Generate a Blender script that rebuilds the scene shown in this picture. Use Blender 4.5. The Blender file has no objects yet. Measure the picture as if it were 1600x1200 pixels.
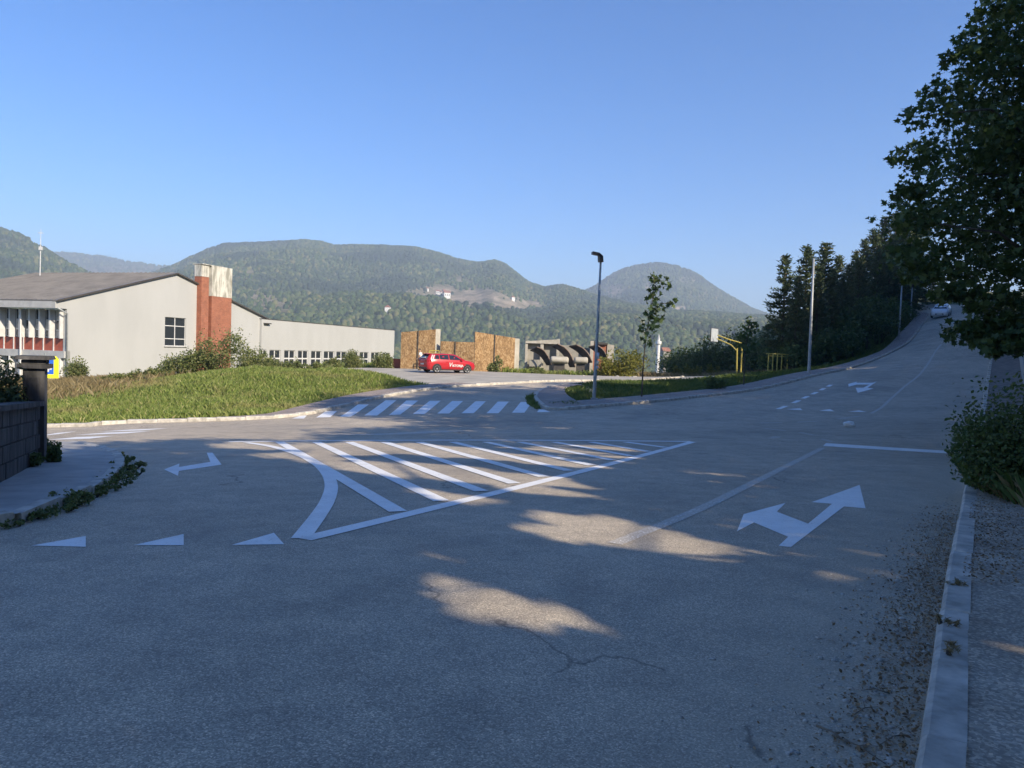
import bpy, bmesh, math, random
import numpy as np
from mathutils import Vector, Matrix, noise
from mathutils.geometry import delaunay_2d_cdt

random.seed(7)
RNG = np.random.default_rng(11)
SC = bpy.context.scene
COL = SC.collection
R = math.radians

# ---------------------------------------------------------------- camera, sky, sun, exposure
EYE = 1.6
F_PX = 1150.0
PITCH, ROLL = R(2.39), R(2.0)
cam_data = bpy.data.cameras.new('camera')
cam_data.sensor_width = 36.0
cam_data.lens = 36.0 * F_PX / 1600.0
cam_data.clip_start = 0.05
cam_data.clip_end = 12000.0
cam = bpy.data.objects.new('camera', cam_data)
COL.objects.link(cam)
CAM_M = Matrix.Translation((0, 0, EYE)) @ Matrix.Rotation(R(90) - PITCH, 4, 'X') @ Matrix.Rotation(ROLL, 4, 'Z')
cam.matrix_world = CAM_M
SC.camera = cam

SUN_EL, SUN_AZ = R(30.0), R(133.5)
SUN = Vector((math.sin(SUN_AZ) * math.cos(SUN_EL), math.cos(SUN_AZ) * math.cos(SUN_EL), math.sin(SUN_EL)))
world = bpy.data.worlds.new('World')
SC.world = world
world.use_nodes = True
wn = world.node_tree.nodes
sky = wn.new('ShaderNodeTexSky')
sky.sky_type = 'NISHITA'
sky.sun_disc = False
sky.sun_elevation = SUN_EL
sky.sun_rotation = SUN_AZ
sky.altitude = 500
sky.air_density = 1.0
sky.dust_density = 0.3
sky.ozone_density = 5.0
hsv = wn.new('ShaderNodeHueSaturation')
hsv.inputs['Saturation'].default_value = 1.24
hsv.inputs['Hue'].default_value = 0.508
world.node_tree.links.new(sky.outputs[0], hsv.inputs['Color'])
world.node_tree.links.new(hsv.outputs[0], wn['Background'].inputs[0])
wn['Background'].inputs[1].default_value = 0.079
sun_data = bpy.data.lights.new('sun', 'SUN')
sun_data.energy = 3.3
sun_data.angle = R(0.53)
sun_data.color = (1.0, 0.87, 0.68)
sun = bpy.data.objects.new('sun', sun_data)
sun.rotation_euler = SUN.to_track_quat('Z', 'Y').to_euler()
sun.location = (40, -40, 60)
COL.objects.link(sun)
SC.view_settings.view_transform = 'Standard'
SC.view_settings.look = 'None'
SC.view_settings.exposure = 1.42
SC.view_settings.gamma = 1.0
SC.view_settings.use_curve_mapping = False
SC.cycles.max_bounces = 6
SC.cycles.diffuse_bounces = 3
SC.cycles.glossy_bounces = 2
SC.cycles.transmission_bounces = 4
SC.cycles.transparent_max_bounces = 6
SC.cycles.volume_bounces = 0
SC.cycles.use_denoising = True

# ---------------------------------------------------------------- pixel / terrain helpers
CAM_R = np.array(CAM_M.to_3x3())
CAM_P = np.array((0.0, 0.0, EYE))

def ray(px, py):
    return CAM_R @ np.array(((px - 800.0) / F_PX, -(py - 600.0) / F_PX, -1.0))

def at_depth(px, py, y):
    """point on the line of sight through a pixel of the photograph, y metres ahead"""
    d = ray(px, py)
    return CAM_P + d * (y / d[1])

def at_level(px, py, zrel):
    d = ray(px, py)
    return CAM_P + d * (zrel / d[2])

ctrl = []
for (px, py, z) in [(800, 1200, -1.6), (100, 1190, -1.6), (1440, 1190, -1.6), (100, 853, -1.75), (460, 848, -1.76),
                    (1230, 855, -1.72), (1490, 850, -1.72), (800, 850, -1.75), (360, 690, -2.35), (700, 690, -2.2), (1082, 690, -2.12),
                    (1287, 693, -2.05), (1497, 708, -2.0), (75, 698, -2.5), (200, 735, -2.12), (0, 825, -1.82),
                    (75, 668, -3.1), (230, 661, -2.9), (1525, 690, -2.0)]:
    ctrl.append(at_level(px, py, z))
for (px, py, y) in [(480, 650, 28), (610, 648.5, 28), (840, 644, 28.5), (600, 627, 32), (820, 629, 32), (860, 642, 29.5),
                    (1000, 630, 33.5), (1100, 620, 37), (1200, 607, 41), (1300, 586, 47), (1400, 545, 60), (1440, 510, 76),
                    (1449, 500, 85), (1445, 478, 108), (1540, 600, 38), (1548, 555, 50), (700, 604, 42), (700, 583.5, 57),
                    (950, 592, 48), (1264, 579, 46.5)]:
    ctrl.append(at_depth(px, py, y))
for (x, y, z) in [(-14, 62, -1.7), (0, 64, -1.7), (14, 64, -1.6), (9, 49, -1.75), (-9, -16, -1.25), (6, -16, -1.2), (0, -8, -1.45),
                  (-32, 52, -3.2), (-38, 36, -3.5), (-22, 80, -2.8), (-16, 100, -3.0), (-30, 22, -3.4), (26, 66, -0.9), (-10, -2, -1.5), (-25, 5, -2.2), (33, 84, 0.6), (42, 104, 4.0), (28, 100, -0.8), (48, 130, 8.5), (10, 100, -2.0), (62, 132, 11.5)]:
    ctrl.append(np.array((x, y, z + EYE)))
ctrl = np.array(ctrl)
SOFT = 7.0

def _phi(ax, ay):
    d2 = (ax[:, None] - ctrl[None, :, 0]) ** 2 + (ay[:, None] - ctrl[None, :, 1]) ** 2
    return np.sqrt(d2 + SOFT * SOFT)

n_c = len(ctrl)
_A = np.zeros((n_c + 3, n_c + 3))
_A[:n_c, :n_c] = _phi(ctrl[:, 0], ctrl[:, 1]) + np.eye(n_c) * -0.6
_A[:n_c, n_c] = 1; _A[:n_c, n_c + 1] = ctrl[:, 0]; _A[:n_c, n_c + 2] = ctrl[:, 1]
_A[n_c:, :n_c] = _A[:n_c, n_c:].T
_w = np.linalg.solve(_A, np.concatenate([ctrl[:, 2], np.zeros(3)]))

def sstep(a, b, x):
    t = np.clip((x - a) / (b - a), 0, 1)
    return t * t * (3 - 2 * t)

def H(x, y):
    """height of the paved surfaces (arrays or scalars)"""
    xs = np.atleast_1d(np.asarray(x, float)); ys = np.atleast_1d(np.asarray(y, float))
    out = np.empty(xs.shape)
    for i in range(0, xs.size, 20000):
        cx = np.clip(xs[i:i + 20000], -60, 75); cy = np.clip(ys[i:i + 20000], -25, 135)
        out[i:i + 20000] = _phi(cx, cy) @ _w[:n_c] + _w[n_c] + _w[n_c + 1] * cx + _w[n_c + 2] * cy
    return out if np.ndim(x) or np.ndim(y) else float(out[0])

def on_road(px, py, t0=1.5, t1=170.0):
    """where the line of sight through a pixel meets the paved surface"""
    d = ray(px, py)
    ts = np.geomspace(t0, t1, 260)
    f = CAM_P[2] + d[2] * ts - H(CAM_P[0] + d[0] * ts, CAM_P[1] + d[1] * ts)
    k = np.where((f[:-1] > 0) & (f[1:] <= 0))[0]
    if len(k) == 0:
        k = [int(np.argmin(np.abs(f)))]
        return CAM_P + d * ts[k[0]]
    a, b = ts[k[0]], ts[k[0] + 1]
    for _ in range(30):
        m = 0.5 * (a + b)
        if CAM_P[2] + d[2] * m - H(CAM_P[0] + d[0] * m, CAM_P[1] + d[1] * m) > 0: a = m
        else: b = m
    return CAM_P + d * a

def pts(pl):
    return [tuple(on_road(px, py)[:2]) for px, py in pl]

def in_poly(xs, ys, poly):
    inside = np.zeros(xs.shape, bool)
    n = len(poly)
    for i in range(n):
        x1, y1 = poly[i]; x2, y2 = poly[(i + 1) % n]
        c = (y1 > ys) != (y2 > ys)
        with np.errstate(divide='ignore', invalid='ignore'):
            inside ^= c & (xs < (x2 - x1) * (ys - y1) / (y2 - y1 + 1e-12) + x1)
    return inside

def seg_dist(xs, ys, line):
    best = np.full(xs.shape, 1e9)
    for (x1, y1), (x2, y2) in zip(line[:-1], line[1:]):
        dx, dy = x2 - x1, y2 - y1
        t = np.clip(((xs - x1) * dx + (ys - y1) * dy) / (dx * dx + dy * dy + 1e-12), 0, 1)
        best = np.minimum(best, np.hypot(xs - x1 - t * dx, ys - y1 - t * dy))
    return best

def resample(line, step, closed=False):
    p = [np.array(q, float) for q in line]
    if closed: p = p + [p[0]]
    out = [p[0]]
    for a, b in zip(p[:-1], p[1:]):
        L = np.linalg.norm(b - a); n = max(1, int(math.ceil(L / step)))
        for i in range(1, n + 1): out.append(a + (b - a) * i / n)
    if closed: out = out[:-1]
    return out

def smooth_line(line, step):
    """Catmull-Rom through the points, then even steps"""
    p = [np.array(q, float) for q in line]
    p = [2 * p[0] - p[1]] + p + [2 * p[-1] - p[-2]]
    dense = []
    for i in range(1, len(p) - 2):
        for t in np.linspace(0, 1, 14, endpoint=False):
            a, b, c, d = p[i - 1], p[i], p[i + 1], p[i + 2]
            dense.append(0.5 * ((2 * b) + (c - a) * t + (2 * a - 5 * b + 4 * c - d) * t * t + (3 * b - a - 3 * c + d) * t ** 3))
    dense.append(p[-2])
    dense = np.array(dense)
    s = np.concatenate([[0], np.cumsum(np.linalg.norm(np.diff(dense, axis=0), axis=1))])
    n = max(1, int(round(s[-1] / step)))
    t = np.linspace(0, s[-1], n + 1)
    return [np.array([np.interp(v, s, dense[:, k]) for k in range(dense.shape[1])]) for v in t]

def offset_line(line, d):
    out = []
    n = len(line)
    for i in range(n):
        a = np.array(line[max(0, i - 1)]); b = np.array(line[min(n - 1, i + 1)])
        t = (b - a) / (np.linalg.norm(b - a) + 1e-9)
        out.append(np.array(line[i]) + d * np.array((-t[1], t[0])))
    return out

# ---------------------------------------------------------------- materials
MATS = {}
def new_mat(name):
    m = bpy.data.materials.new(name); m.use_nodes = True
    MATS[name] = m
    nt = m.node_tree
    return m, nt, nt.nodes, nt.links, nt.nodes['Principled BSDF']

def ramp_node(nodes, stops):
    r = nodes.new('ShaderNodeValToRGB')
    el = r.color_ramp.elements
    el[0].position, el[0].color = stops[0][0], (*stops[0][1], 1)
    el[1].position, el[1].color = stops[-1][0], (*stops[-1][1], 1)
    for p, c in stops[1:-1]:
        e = el.new(p); e.color = (*c, 1)
    return r

def coords(nodes, links, scale=(1, 1, 1), obj_space=False):
    mp = nodes.new('ShaderNodeMapping'); mp.inputs['Scale'].default_value = scale
    if obj_space:
        t = nodes.new('ShaderNodeTexCoord'); links.new(t.outputs['Object'], mp.inputs['Vector'])
    else:
        g = nodes.new('ShaderNodeNewGeometry'); links.new(g.outputs['Position'], mp.inputs['Vector'])
    return mp.outputs['Vector']

def noise_node(nodes, links, vec, scale, detail=4, rough=0.6):
    n = nodes.new('ShaderNodeTexNoise')
    n.inputs['Scale'].default_value = scale; n.inputs['Detail'].default_value = detail; n.inputs['Roughness'].default_value = rough
    links.new(vec, n.inputs['Vector'])
    return n.outputs['Fac']

def mix_col(nodes, links, fac, a, b, mode='MIX'):
    m = nodes.new('ShaderNodeMix'); m.data_type = 'RGBA'; m.blend_type = mode
    for sock, v in ((m.inputs[0], fac), (m.inputs[6], a), (m.inputs[7], b)):
        if isinstance(v, (int, float)): sock.default_value = v
        elif isinstance(v, tuple): sock.default_value = (*v, 1)
        else: links.new(v, sock)
    return m.outputs[2]

def math_node(nodes, links, op, a, b=0.0, clamp=False):
    m = nodes.new('ShaderNodeMath'); m.operation = op; m.use_clamp = clamp
    for sock, v in ((m.inputs[0], a), (m.inputs[1], b)):
        if isinstance(v, (int, float)): sock.default_value = v
        else: links.new(v, sock)
    return m.outputs[0]

def bump_node(nodes, links, height, strength, dist, bsdf):
    b = nodes.new('ShaderNodeBump'); b.inputs['Strength'].default_value = strength; b.inputs['Distance'].default_value = dist
    links.new(height, b.inputs['Height']); links.new(b.outputs[0], bsdf.inputs['Normal'])

def simple(name, c1, c2=None, scale=6.0, rough=0.7, metal=0.0, bump=0.0, bscale=40.0, bdist=0.01, stretch=(1, 1, 1), spec=0.5, lo=0.35, hi=0.65, emit=None, obj_space=False):
    m, nt, no, li, bs = new_mat(name)
    bs.inputs['Roughness'].default_value = rough; bs.inputs['Metallic'].default_value = metal
    bs.inputs['Specular IOR Level'].default_value = spec
    v = coords(no, li, stretch, obj_space)
    if c2 is None: bs.inputs['Base Color'].default_value = (*c1, 1)
    else:
        r = ramp_node(no, [(lo, c1), (hi, c2)])
        li.new(noise_node(no, li, v, scale, 5), r.inputs[0]); li.new(r.outputs[0], bs.inputs['Base Color'])
    if bump: bump_node(no, li, noise_node(no, li, v, bscale, 6), bump, bdist, bs)
    if emit: bs.inputs['Emission Color'].default_value = (*emit[0], 1); bs.inputs['Emission Strength'].default_value = emit[1]
    return m

def foliage(name, stops, transl=0.35, rough=0.55, tcol=(0.16, 0.24, 0.03), patch=None):
    """leaves: colour differs from leaf to leaf, some light passes through"""
    m, nt, no, li, bs = new_mat(name)
    g = no.new('ShaderNodeNewGeometry')
    r = ramp_node(no, stops); li.new(g.outputs['Random Per Island'], r.inputs[0])
    col = r.outputs[0]
    if patch:
        n = noise_node(no, li, coords(no, li), patch[0], 3)
        f = ramp_node(no, [(patch[1], (0, 0, 0)), (patch[2], (1, 1, 1))]); li.new(n, f.inputs[0])
        col = mix_col(no, li, f.outputs[0], col, patch[3])
    li.new(col, bs.inputs['Base Color']); bs.inputs['Roughness'].default_value = rough
    bs.inputs['Specular IOR Level'].default_value = 0.3
    if transl:
        tr = no.new('ShaderNodeBsdfTranslucent')
        li.new(mix_col(no, li, 0.5, col, tcol), tr.inputs['Color'])
        mx = no.new('ShaderNodeMixShader'); mx.inputs[0].default_value = transl
        li.new(bs.outputs[0], mx.inputs[1]); li.new(tr.outputs[0], mx.inputs[2])
        li.new(mx.outputs[0], no['Material Output'].inputs['Surface'])
    return m

def make_asphalt():
    m, nt, no, li, bs = new_mat('asphalt')
    v = coords(no, li)
    big = ramp_node(no, [(0.26, (0.355, 0.305, 0.235)), (0.50, (0.465, 0.400, 0.310)), (0.74, (0.560, 0.485, 0.375))]); li.new(noise_node(no, li, v, 0.22, 5, 0.65), big.inputs[0])
    gr = no.new('ShaderNodeTexVoronoi'); gr.inputs['Scale'].default_value = 135; li.new(v, gr.inputs['Vector'])
    sp = no.new('ShaderNodeSeparateColor'); li.new(gr.outputs['Color'], sp.inputs[0])
    grains = ramp_node(no, [(0.0, (0.55, 0.55, 0.56)), (0.55, (0.92, 0.92, 0.92)), (0.85, (1.18, 1.17, 1.15)), (1.0, (1.75, 1.72, 1.65))]); li.new(sp.outputs[0], grains.inputs[0])
    c = mix_col(no, li, 1.0, big.outputs[0], grains.outputs[0], 'MULTIPLY')
    mott = ramp_node(no, [(0.25, (0.74, 0.74, 0.76)), (0.75, (1.22, 1.21, 1.18))]); li.new(noise_node(no, li, v, 2.6, 8, 0.7), mott.inputs[0])
    c = mix_col(no, li, 1.0, c, mott.outputs[0], 'MULTIPLY')
    at = no.new('ShaderNodeAttribute'); at.attribute_name = 'dust'
    dn = math_node(no, li, 'MULTIPLY', at.outputs['Fac'], math_node(no, li, 'ADD', math_node(no, li, 'MULTIPLY', noise_node(no, li, v, 3.5, 6, 0.7), 1.5), -0.15), True)
    c = mix_col(no, li, dn, c, (0.46, 0.385, 0.28))
    tr = no.new('ShaderNodeAttribute'); tr.attribute_name = 'track'
    tn = math_node(no, li, 'MULTIPLY', tr.outputs['Fac'], noise_node(no, li, v, 0.9, 5, 0.7), True)
    c = mix_col(no, li, tn, c, (0.20, 0.195, 0.185))
    # tar-filled cracks
    cr = no.new('ShaderNodeTexVoronoi'); cr.feature = 'DISTANCE_TO_EDGE'; cr.inputs['Scale'].default_value = 0.16
    dv = no.new('ShaderNodeVectorMath'); dv.operation = 'ADD'
    nz = no.new('ShaderNodeTexNoise'); nz.inputs['Scale'].default_value = 1.4; nz.inputs['Detail'].default_value = 6; li.new(v, nz.inputs['Vector'])
    li.new(v, dv.inputs[0]); li.new(nz.outputs['Color'], dv.inputs[1]); li.new(dv.outputs[0], cr.inputs['Vector'])
    ck = ramp_node(no, [(0.0, (1, 1, 1)), (0.0035, (0, 0, 0))]); li.new(cr.outputs['Distance'], ck.inputs[0])
    ckm = math_node(no, li, 'MULTIPLY', ck.outputs[0], math_node(no, li, 'GREATER_THAN', noise_node(no, li, v, 0.35, 2), 0.56))
    c = mix_col(no, li, math_node(no, li, 'MULTIPLY', ckm, 0.6), c, (0.025, 0.025, 0.025))
    # oil drops and old stains
    so = no.new('ShaderNodeTexVoronoi'); so.inputs['Scale'].default_value = 0.9; li.new(v, so.inputs['Vector'])
    sr = ramp_node(no, [(0.02, (1, 1, 1)), (0.055, (0, 0, 0))]); li.new(math_node(no, li, 'ADD', so.outputs['Distance'], math_node(no, li, 'MULTIPLY', noise_node(no, li, v, 14, 4), 0.06)), sr.inputs[0])
    c = mix_col(no, li, math_node(no, li, 'MULTIPLY', sr.outputs[0], 0.65), c, (0.06, 0.06, 0.06))
    st_ = ramp_node(no, [(0.52, (0, 0, 0)), (0.68, (1, 1, 1))]); li.new(noise_node(no, li, v, 0.55, 7, 0.6), st_.inputs[0])
    c = mix_col(no, li, math_node(no, li, 'MULTIPLY', st_.outputs[0], 0.32), c, (0.17, 0.16, 0.145))
    li.new(c, bs.inputs['Base Color'])
    bs.inputs['Roughness'].default_value = 0.72; bs.inputs['Specular IOR Level'].default_value = 0.42
    bump_node(no, li, math_node(no, li, 'ADD', sp.outputs[0], math_node(no, li, 'MULTIPLY', noise_node(no, li, v, 9, 4), 1.2)), 0.55, 0.006, bs)
    return m

def make_paint(name, worn):
    m, nt, no, li, bs = new_mat(name)
    v = coords(no, li)
    col = ramp_node(no, [(0.3, (0.78, 0.78, 0.77)), (0.7, (0.88, 0.88, 0.86))]); li.new(noise_node(no, li, v, 3.0, 6), col.inputs[0])
    w = ramp_node(no, [(worn, (1, 1, 1)), (worn + 0.10, (0, 0, 0))]); li.new(noise_node(no, li, v, 42, 8, 0.75), w.inputs[0])
    gy_ = ramp_node(no, [(0.50, (0, 0, 0)), (0.75, (1, 1, 1))]); li.new(noise_node(no, li, v, 1.7, 7, 0.7), gy_.inputs[0])
    pc = mix_col(no, li, math_node(no, li, 'MULTIPLY', gy_.outputs[0], 0.4), col.outputs[0], (0.48, 0.45, 0.40))
    li.new(mix_col(no, li, w.outputs[0], pc, (0.40, 0.355, 0.29)), bs.inputs['Base Color'])
    bs.inputs['Roughness'].default_value = 0.6
    bump_node(no, li, noise_node(no, li, v, 90, 3), 0.35, 0.004, bs)
    return m

make_asphalt()
make_paint('road_paint', 0.33)
make_paint('old_road_paint', 0.515)
simple('lot_asphalt', (0.34, 0.31, 0.255), (0.47, 0.43, 0.35), 0.6, 0.85, bump=0.3, bscale=50)
simple('concrete', (0.26, 0.255, 0.24), (0.40, 0.39, 0.36), 5, 0.85, bump=0.35, bscale=60, bdist=0.006)
simple('kerb_concrete', (0.32, 0.30, 0.26), (0.60, 0.56, 0.49), 5, 0.85, bump=0.4, bscale=55, bdist=0.006)
simple('slab_concrete', (0.32, 0.31, 0.29), (0.43, 0.415, 0.385), 2.2, 0.85, bump=0.35, bscale=80, bdist=0.005)
def make_dirt():
    m, nt, no, li, bs = new_mat('dirt_path')
    v = coords(no, li)
    base = ramp_node(no, [(0.30, (0.24, 0.20, 0.155)), (0.50, (0.40, 0.35, 0.28)), (0.72, (0.58, 0.52, 0.43))]); li.new(noise_node(no, li, v, 1.6, 9, 0.72), base.inputs[0])
    vo = no.new('ShaderNodeTexVoronoi'); vo.inputs['Scale'].default_value = 70; li.new(v, vo.inputs['Vector'])
    sp = no.new('ShaderNodeSeparateColor'); li.new(vo.outputs['Color'], sp.inputs[0])
    gr = ramp_node(no, [(0.0, (0.55, 0.55, 0.56)), (0.6, (0.95, 0.95, 0.95)), (1.0, (1.7, 1.65, 1.55))]); li.new(sp.outputs[0], gr.inputs[0])
    li.new(mix_col(no, li, 0.75, base.outputs[0], gr.outputs[0], 'MULTIPLY'), bs.inputs['Base Color'])
    bs.inputs['Roughness'].default_value = 0.95
    bump_node(no, li, math_node(no, li, 'ADD', sp.outputs[1], math_node(no, li, 'MULTIPLY', noise_node(no, li, v, 6, 8, 0.7), 2.5)), 0.8, 0.012, bs)
make_dirt()
simple('dark_paving', (0.14, 0.115, 0.095), (0.25, 0.21, 0.175), 3, 0.9, bump=0.6, bscale=30)
simple('soil_grass', (0.09, 0.115, 0.035), (0.19, 0.17, 0.075), 0.7, 0.95, bump=0.8, bscale=14, bdist=0.05)

def make_pavers():
    m, nt, no, li, bs = new_mat('pavers')
    v = coords(no, li)
    b = no.new('ShaderNodeTexBrick'); li.new(v, b.inputs['Vector'])
    b.inputs['Scale'].default_value = 4.5; b.inputs['Mortar Size'].default_value = 0.035
    b.inputs['Color1'].default_value = (0.46, 0.36, 0.315, 1); b.inputs['Color2'].default_value = (0.39, 0.33, 0.295, 1); b.inputs['Mortar'].default_value = (0.11, 0.095, 0.08, 1)
    mott = ramp_node(no, [(0.3, (0.7, 0.72, 0.72)), (0.7, (1.2, 1.18, 1.12))]); li.new(noise_node(no, li, v, 1.3, 6, 0.7), mott.inputs[0])
    li.new(mix_col(no, li, 1.0, b.outputs['Color'], mott.outputs[0], 'MULTIPLY'), bs.inputs['Base Color'])
    bs.inputs['Roughness'].default_value = 0.85
    bump_node(no, li, b.outputs['Fac'], 0.5, -0.01, bs)
make_pavers()

# ---------------------------------------------------------------- mesh helpers
def tag(o, label=None, cat=None, group=None, kind=None):
    if label: o['label'] = label
    if cat: o['category'] = cat
    if group: o['group'] = group
    if kind: o['kind'] = kind
    return o

def empty(name, loc=(0, 0, 0), rz=0.0, parent=None):
    o = bpy.data.objects.new(name, None); COL.objects.link(o)
    o.location = loc; o.rotation_euler = (0, 0, rz); o.empty_display_size = 0.2
    if parent: o.parent = parent
    return o

def link_mesh(name, me, parent=None):
    o = bpy.data.objects.new(name, me); COL.objects.link(o)
    if parent: o.parent = parent
    return o

def raw_mesh(name, V, Fc, mat, smooth=False):
    me = bpy.data.meshes.new(name)
    me.from_pydata([tuple(map(float, v)) for v in V], [], [tuple(map(int, f)) for f in Fc])
    if mat: me.materials.append(MATS[mat])
    if smooth: me.polygons.foreach_set('use_smooth', [True] * len(me.polygons))
    me.update()
    return me

def poly_mesh(name, V, counts, idx, mat, smooth=False):
    """big meshes straight from arrays; every face has the vertex count in counts"""
    me = bpy.data.meshes.new(name)
    V = np.asarray(V, np.float32); idx = np.asarray(idx, np.int32).ravel(); counts = np.asarray(counts, np.int32)
    me.vertices.add(len(V)); me.vertices.foreach_set('co', V.ravel())
    me.loops.add(len(idx)); me.loops.foreach_set('vertex_index', idx)
    me.polygons.add(len(counts))
    st = np.concatenate([[0], np.cumsum(counts)[:-1]]).astype(np.int32)
    me.polygons.foreach_set('loop_start', st); me.polygons.foreach_set('loop_total', counts)
    if smooth: me.polygons.foreach_set('use_smooth', np.ones(len(counts), bool))
    if mat: me.materials.append(MATS[mat])
    me.update(calc_edges=True)
    return me

class MB:
    """collects shapes into one mesh"""
    def __init__(s): s.v = []; s.f = []
    def add(s, V, Fc):
        n = len(s.v); s.v += [tuple(map(float, q)) for q in V]; s.f += [tuple(int(i) + n for i in f) for f in Fc]; return s
    def box(s, c, d, rz=0.0, taper=1.0):
        x, y, z = c; a, b, h = d[0] / 2, d[1] / 2, d[2] / 2; cs, sn = math.cos(rz), math.sin(rz); V = []
        for k, (sz, tp) in enumerate(((-h, 1.0), (h, taper))):
            for (u, w) in ((-a, -b), (a, -b), (a, b), (-a, b)):
                V.append((x + (u * cs - w * sn) * tp, y + (u * sn + w * cs) * tp, z + sz))
        return s.add(V, [(3, 2, 1, 0), (4, 5, 6, 7), (0, 1, 5, 4), (1, 2, 6, 5), (2, 3, 7, 6), (3, 0, 4, 7)])
    def tube(s, P, rad, sides=8, cap=True):
        P = [np.array(p, float) for p in P]; n = len(P)
        rad = [rad] * n if isinstance(rad, (int, float)) else rad
        V = []; up = np.array((0.0, 0.0, 1.0))
        for i in range(n):
            t = P[min(n - 1, i + 1)] - P[max(0, i - 1)]; t /= (np.linalg.norm(t) + 1e-9)
            a = np.cross(t, up if abs(t[2]) < 0.95 else np.array((1.0, 0, 0))); a /= np.linalg.norm(a); b = np.cross(t, a)
            for k in range(sides):
                w = 2 * math.pi * k / sides
                V.append(P[i] + rad[i] * (math.cos(w) * a + math.sin(w) * b))
        Fc = [(i * sides + k, i * sides + (k + 1) % sides, (i + 1) * sides + (k + 1) % sides, (i + 1) * sides + k) for i in range(n - 1) for k in range(sides)]
        if cap: Fc += [tuple(range(sides - 1, -1, -1)), tuple((n - 1) * sides + k for k in range(sides))]
        return s.add(V, Fc)
    def prism(s, poly, z0, z1):
        """vertical prism over a 2-D outline"""
        n = len(poly); V = [(p[0], p[1], z0) for p in poly] + [(p[0], p[1], z1) for p in poly]
        return s.add(V, [tuple(range(n - 1, -1, -1)), tuple(range(n, 2 * n))] + [(i, (i + 1) % n, n + (i + 1) % n, n + i) for i in range(n)])
    def slab(s, corners, nrm):
        """closed slab: outline of 3-D corners pushed along nrm"""
        n = len(corners); nrm = np.array(nrm, float)
        V = [np.array(c, float) for c in corners]; V = V + [c + nrm for c in V]
        return s.add(V, [tuple(range(n - 1, -1, -1)), tuple(range(n, 2 * n))] + [(i, (i + 1) % n, n + (i + 1) % n, n + i) for i in range(n)])
    def build(s, name, mat, parent=None, smooth=False, fix=True):
        me = raw_mesh(name, s.v, s.f, mat, smooth)
        if fix:
            b = bmesh.new(); b.from_mesh(me); bmesh.ops.recalc_face_normals(b, faces=b.faces); b.to_mesh(me); b.free()
        return link_mesh(name, me, parent)

def region(name, poly, zoff, mat, step=0.8, parent=None, kind=None, zfun=None, attrs=None):
    """sheet over a 2-D outline that follows the terrain"""
    zf = zfun or H
    b = resample(poly, step, True); nb = len(b)
    bx = np.array([p[0] for p in b]); by = np.array([p[1] for p in b])
    gx, gy = np.meshgrid(np.arange(bx.min(), bx.max(), step), np.arange(by.min(), by.max(), step))
    gx, gy = gx.ravel(), gy.ravel()
    ok = in_poly(gx, gy, [tuple(p) for p in poly]) & (seg_dist(gx, gy, [tuple(p) for p in poly] + [tuple(poly[0])]) > step * 0.35)
    vs = [Vector((float(p[0]), float(p[1]))) for p in b] + [Vector((float(x), float(y))) for x, y in zip(gx[ok], gy[ok])]
    res = delaunay_2d_cdt(vs, [(i, (i + 1) % nb) for i in range(nb)], [], 1, 1e-5)
    X = np.array([v[0] for v in res[0]]); Y = np.array([v[1] for v in res[0]])
    Z = zf(X, Y) + zoff
    tri = np.array(res[2])
    me = poly_mesh(name, np.stack([X, Y, Z], 1), np.full(len(tri), 3), tri, mat, True)
    if attrs:
        for k, fn in attrs.items():
            a = me.attributes.new(k, 'FLOAT', 'POINT'); a.data.foreach_set('value', fn(X, Y).astype(np.float32))
    o = link_mesh(name, me, parent)
    if kind: o['kind'] = kind
    return o

# ---------------------------------------------------------------- layout of roads (outlines traced where they meet the ground)
right_near = [(-5.6, -9.0), (-1.9, -2.7)] + pts([(1438, 1190), (1464, 1000), (1490, 850), (1507, 770), (1525, 690), (1533, 645), (1540, 600)])
right_far = [at_depth(1547, 556, 50)[:2], at_depth(1545, 520, 60)[:2], (46.5, 74), (55, 86), (60, 98), (61.5, 112), (61, 130)]
RIGHT_KERB = [tuple(p) for p in smooth_line(right_near + [tuple(p) for p in right_far], 1.0)]
left_up = [at_depth(1300, 586, 47)[:2], at_depth(1350, 568, 53)[:2], at_depth(1400, 545, 60)[:2], at_depth(1425, 525, 68)[:2], at_depth(1440, 510, 76)[:2],
           at_depth(1449, 498, 86)[:2], (54.5, 98), (56, 112), (55.5, 130)]
nose = pts([(905, 600.5), (872, 604), (846, 610), (834, 621), (842, 633), (862, 641.5), (930, 637), (1000, 631), (1100, 620.5), (1200, 606.5)])
NOSE_KERB = [tuple(p) for p in smooth_line(pts([(1060, 590.5), (980, 596)]) + nose + [tuple(p) for p in left_up], 1.0)]
SIDE_KERB = [tuple(p) for p in smooth_line([(-34, 22.5)] + pts([(75, 668), (160, 663.5), (230, 661), (350, 657.5), (430, 654), (480, 648.5), (530, 638), (580, 626), (640, 614), (700, 606), (770, 601.5), (900, 596)]) + [(14, 50.5), (22, 54.0)], 1.0)]
CORNER_KERB = [tuple(p) for p in smooth_line([(-22, 16.3)] + pts([(75, 698), (110, 699.5), (140, 704.5), (165, 713), (178, 724), (175, 737), (160, 752), (146, 763), (100, 784), (45, 804), (0, 820)]) + [(-6.2, 4.2), (-7.8, 0.5), (-11, -6.5)], 1.0)]
side_end = on_road(1060, 590.5)[:2]
ROAD = CORNER_KERB[::-1] + SIDE_KERB + NOSE_KERB + RIGHT_KERB[::-1]

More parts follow.
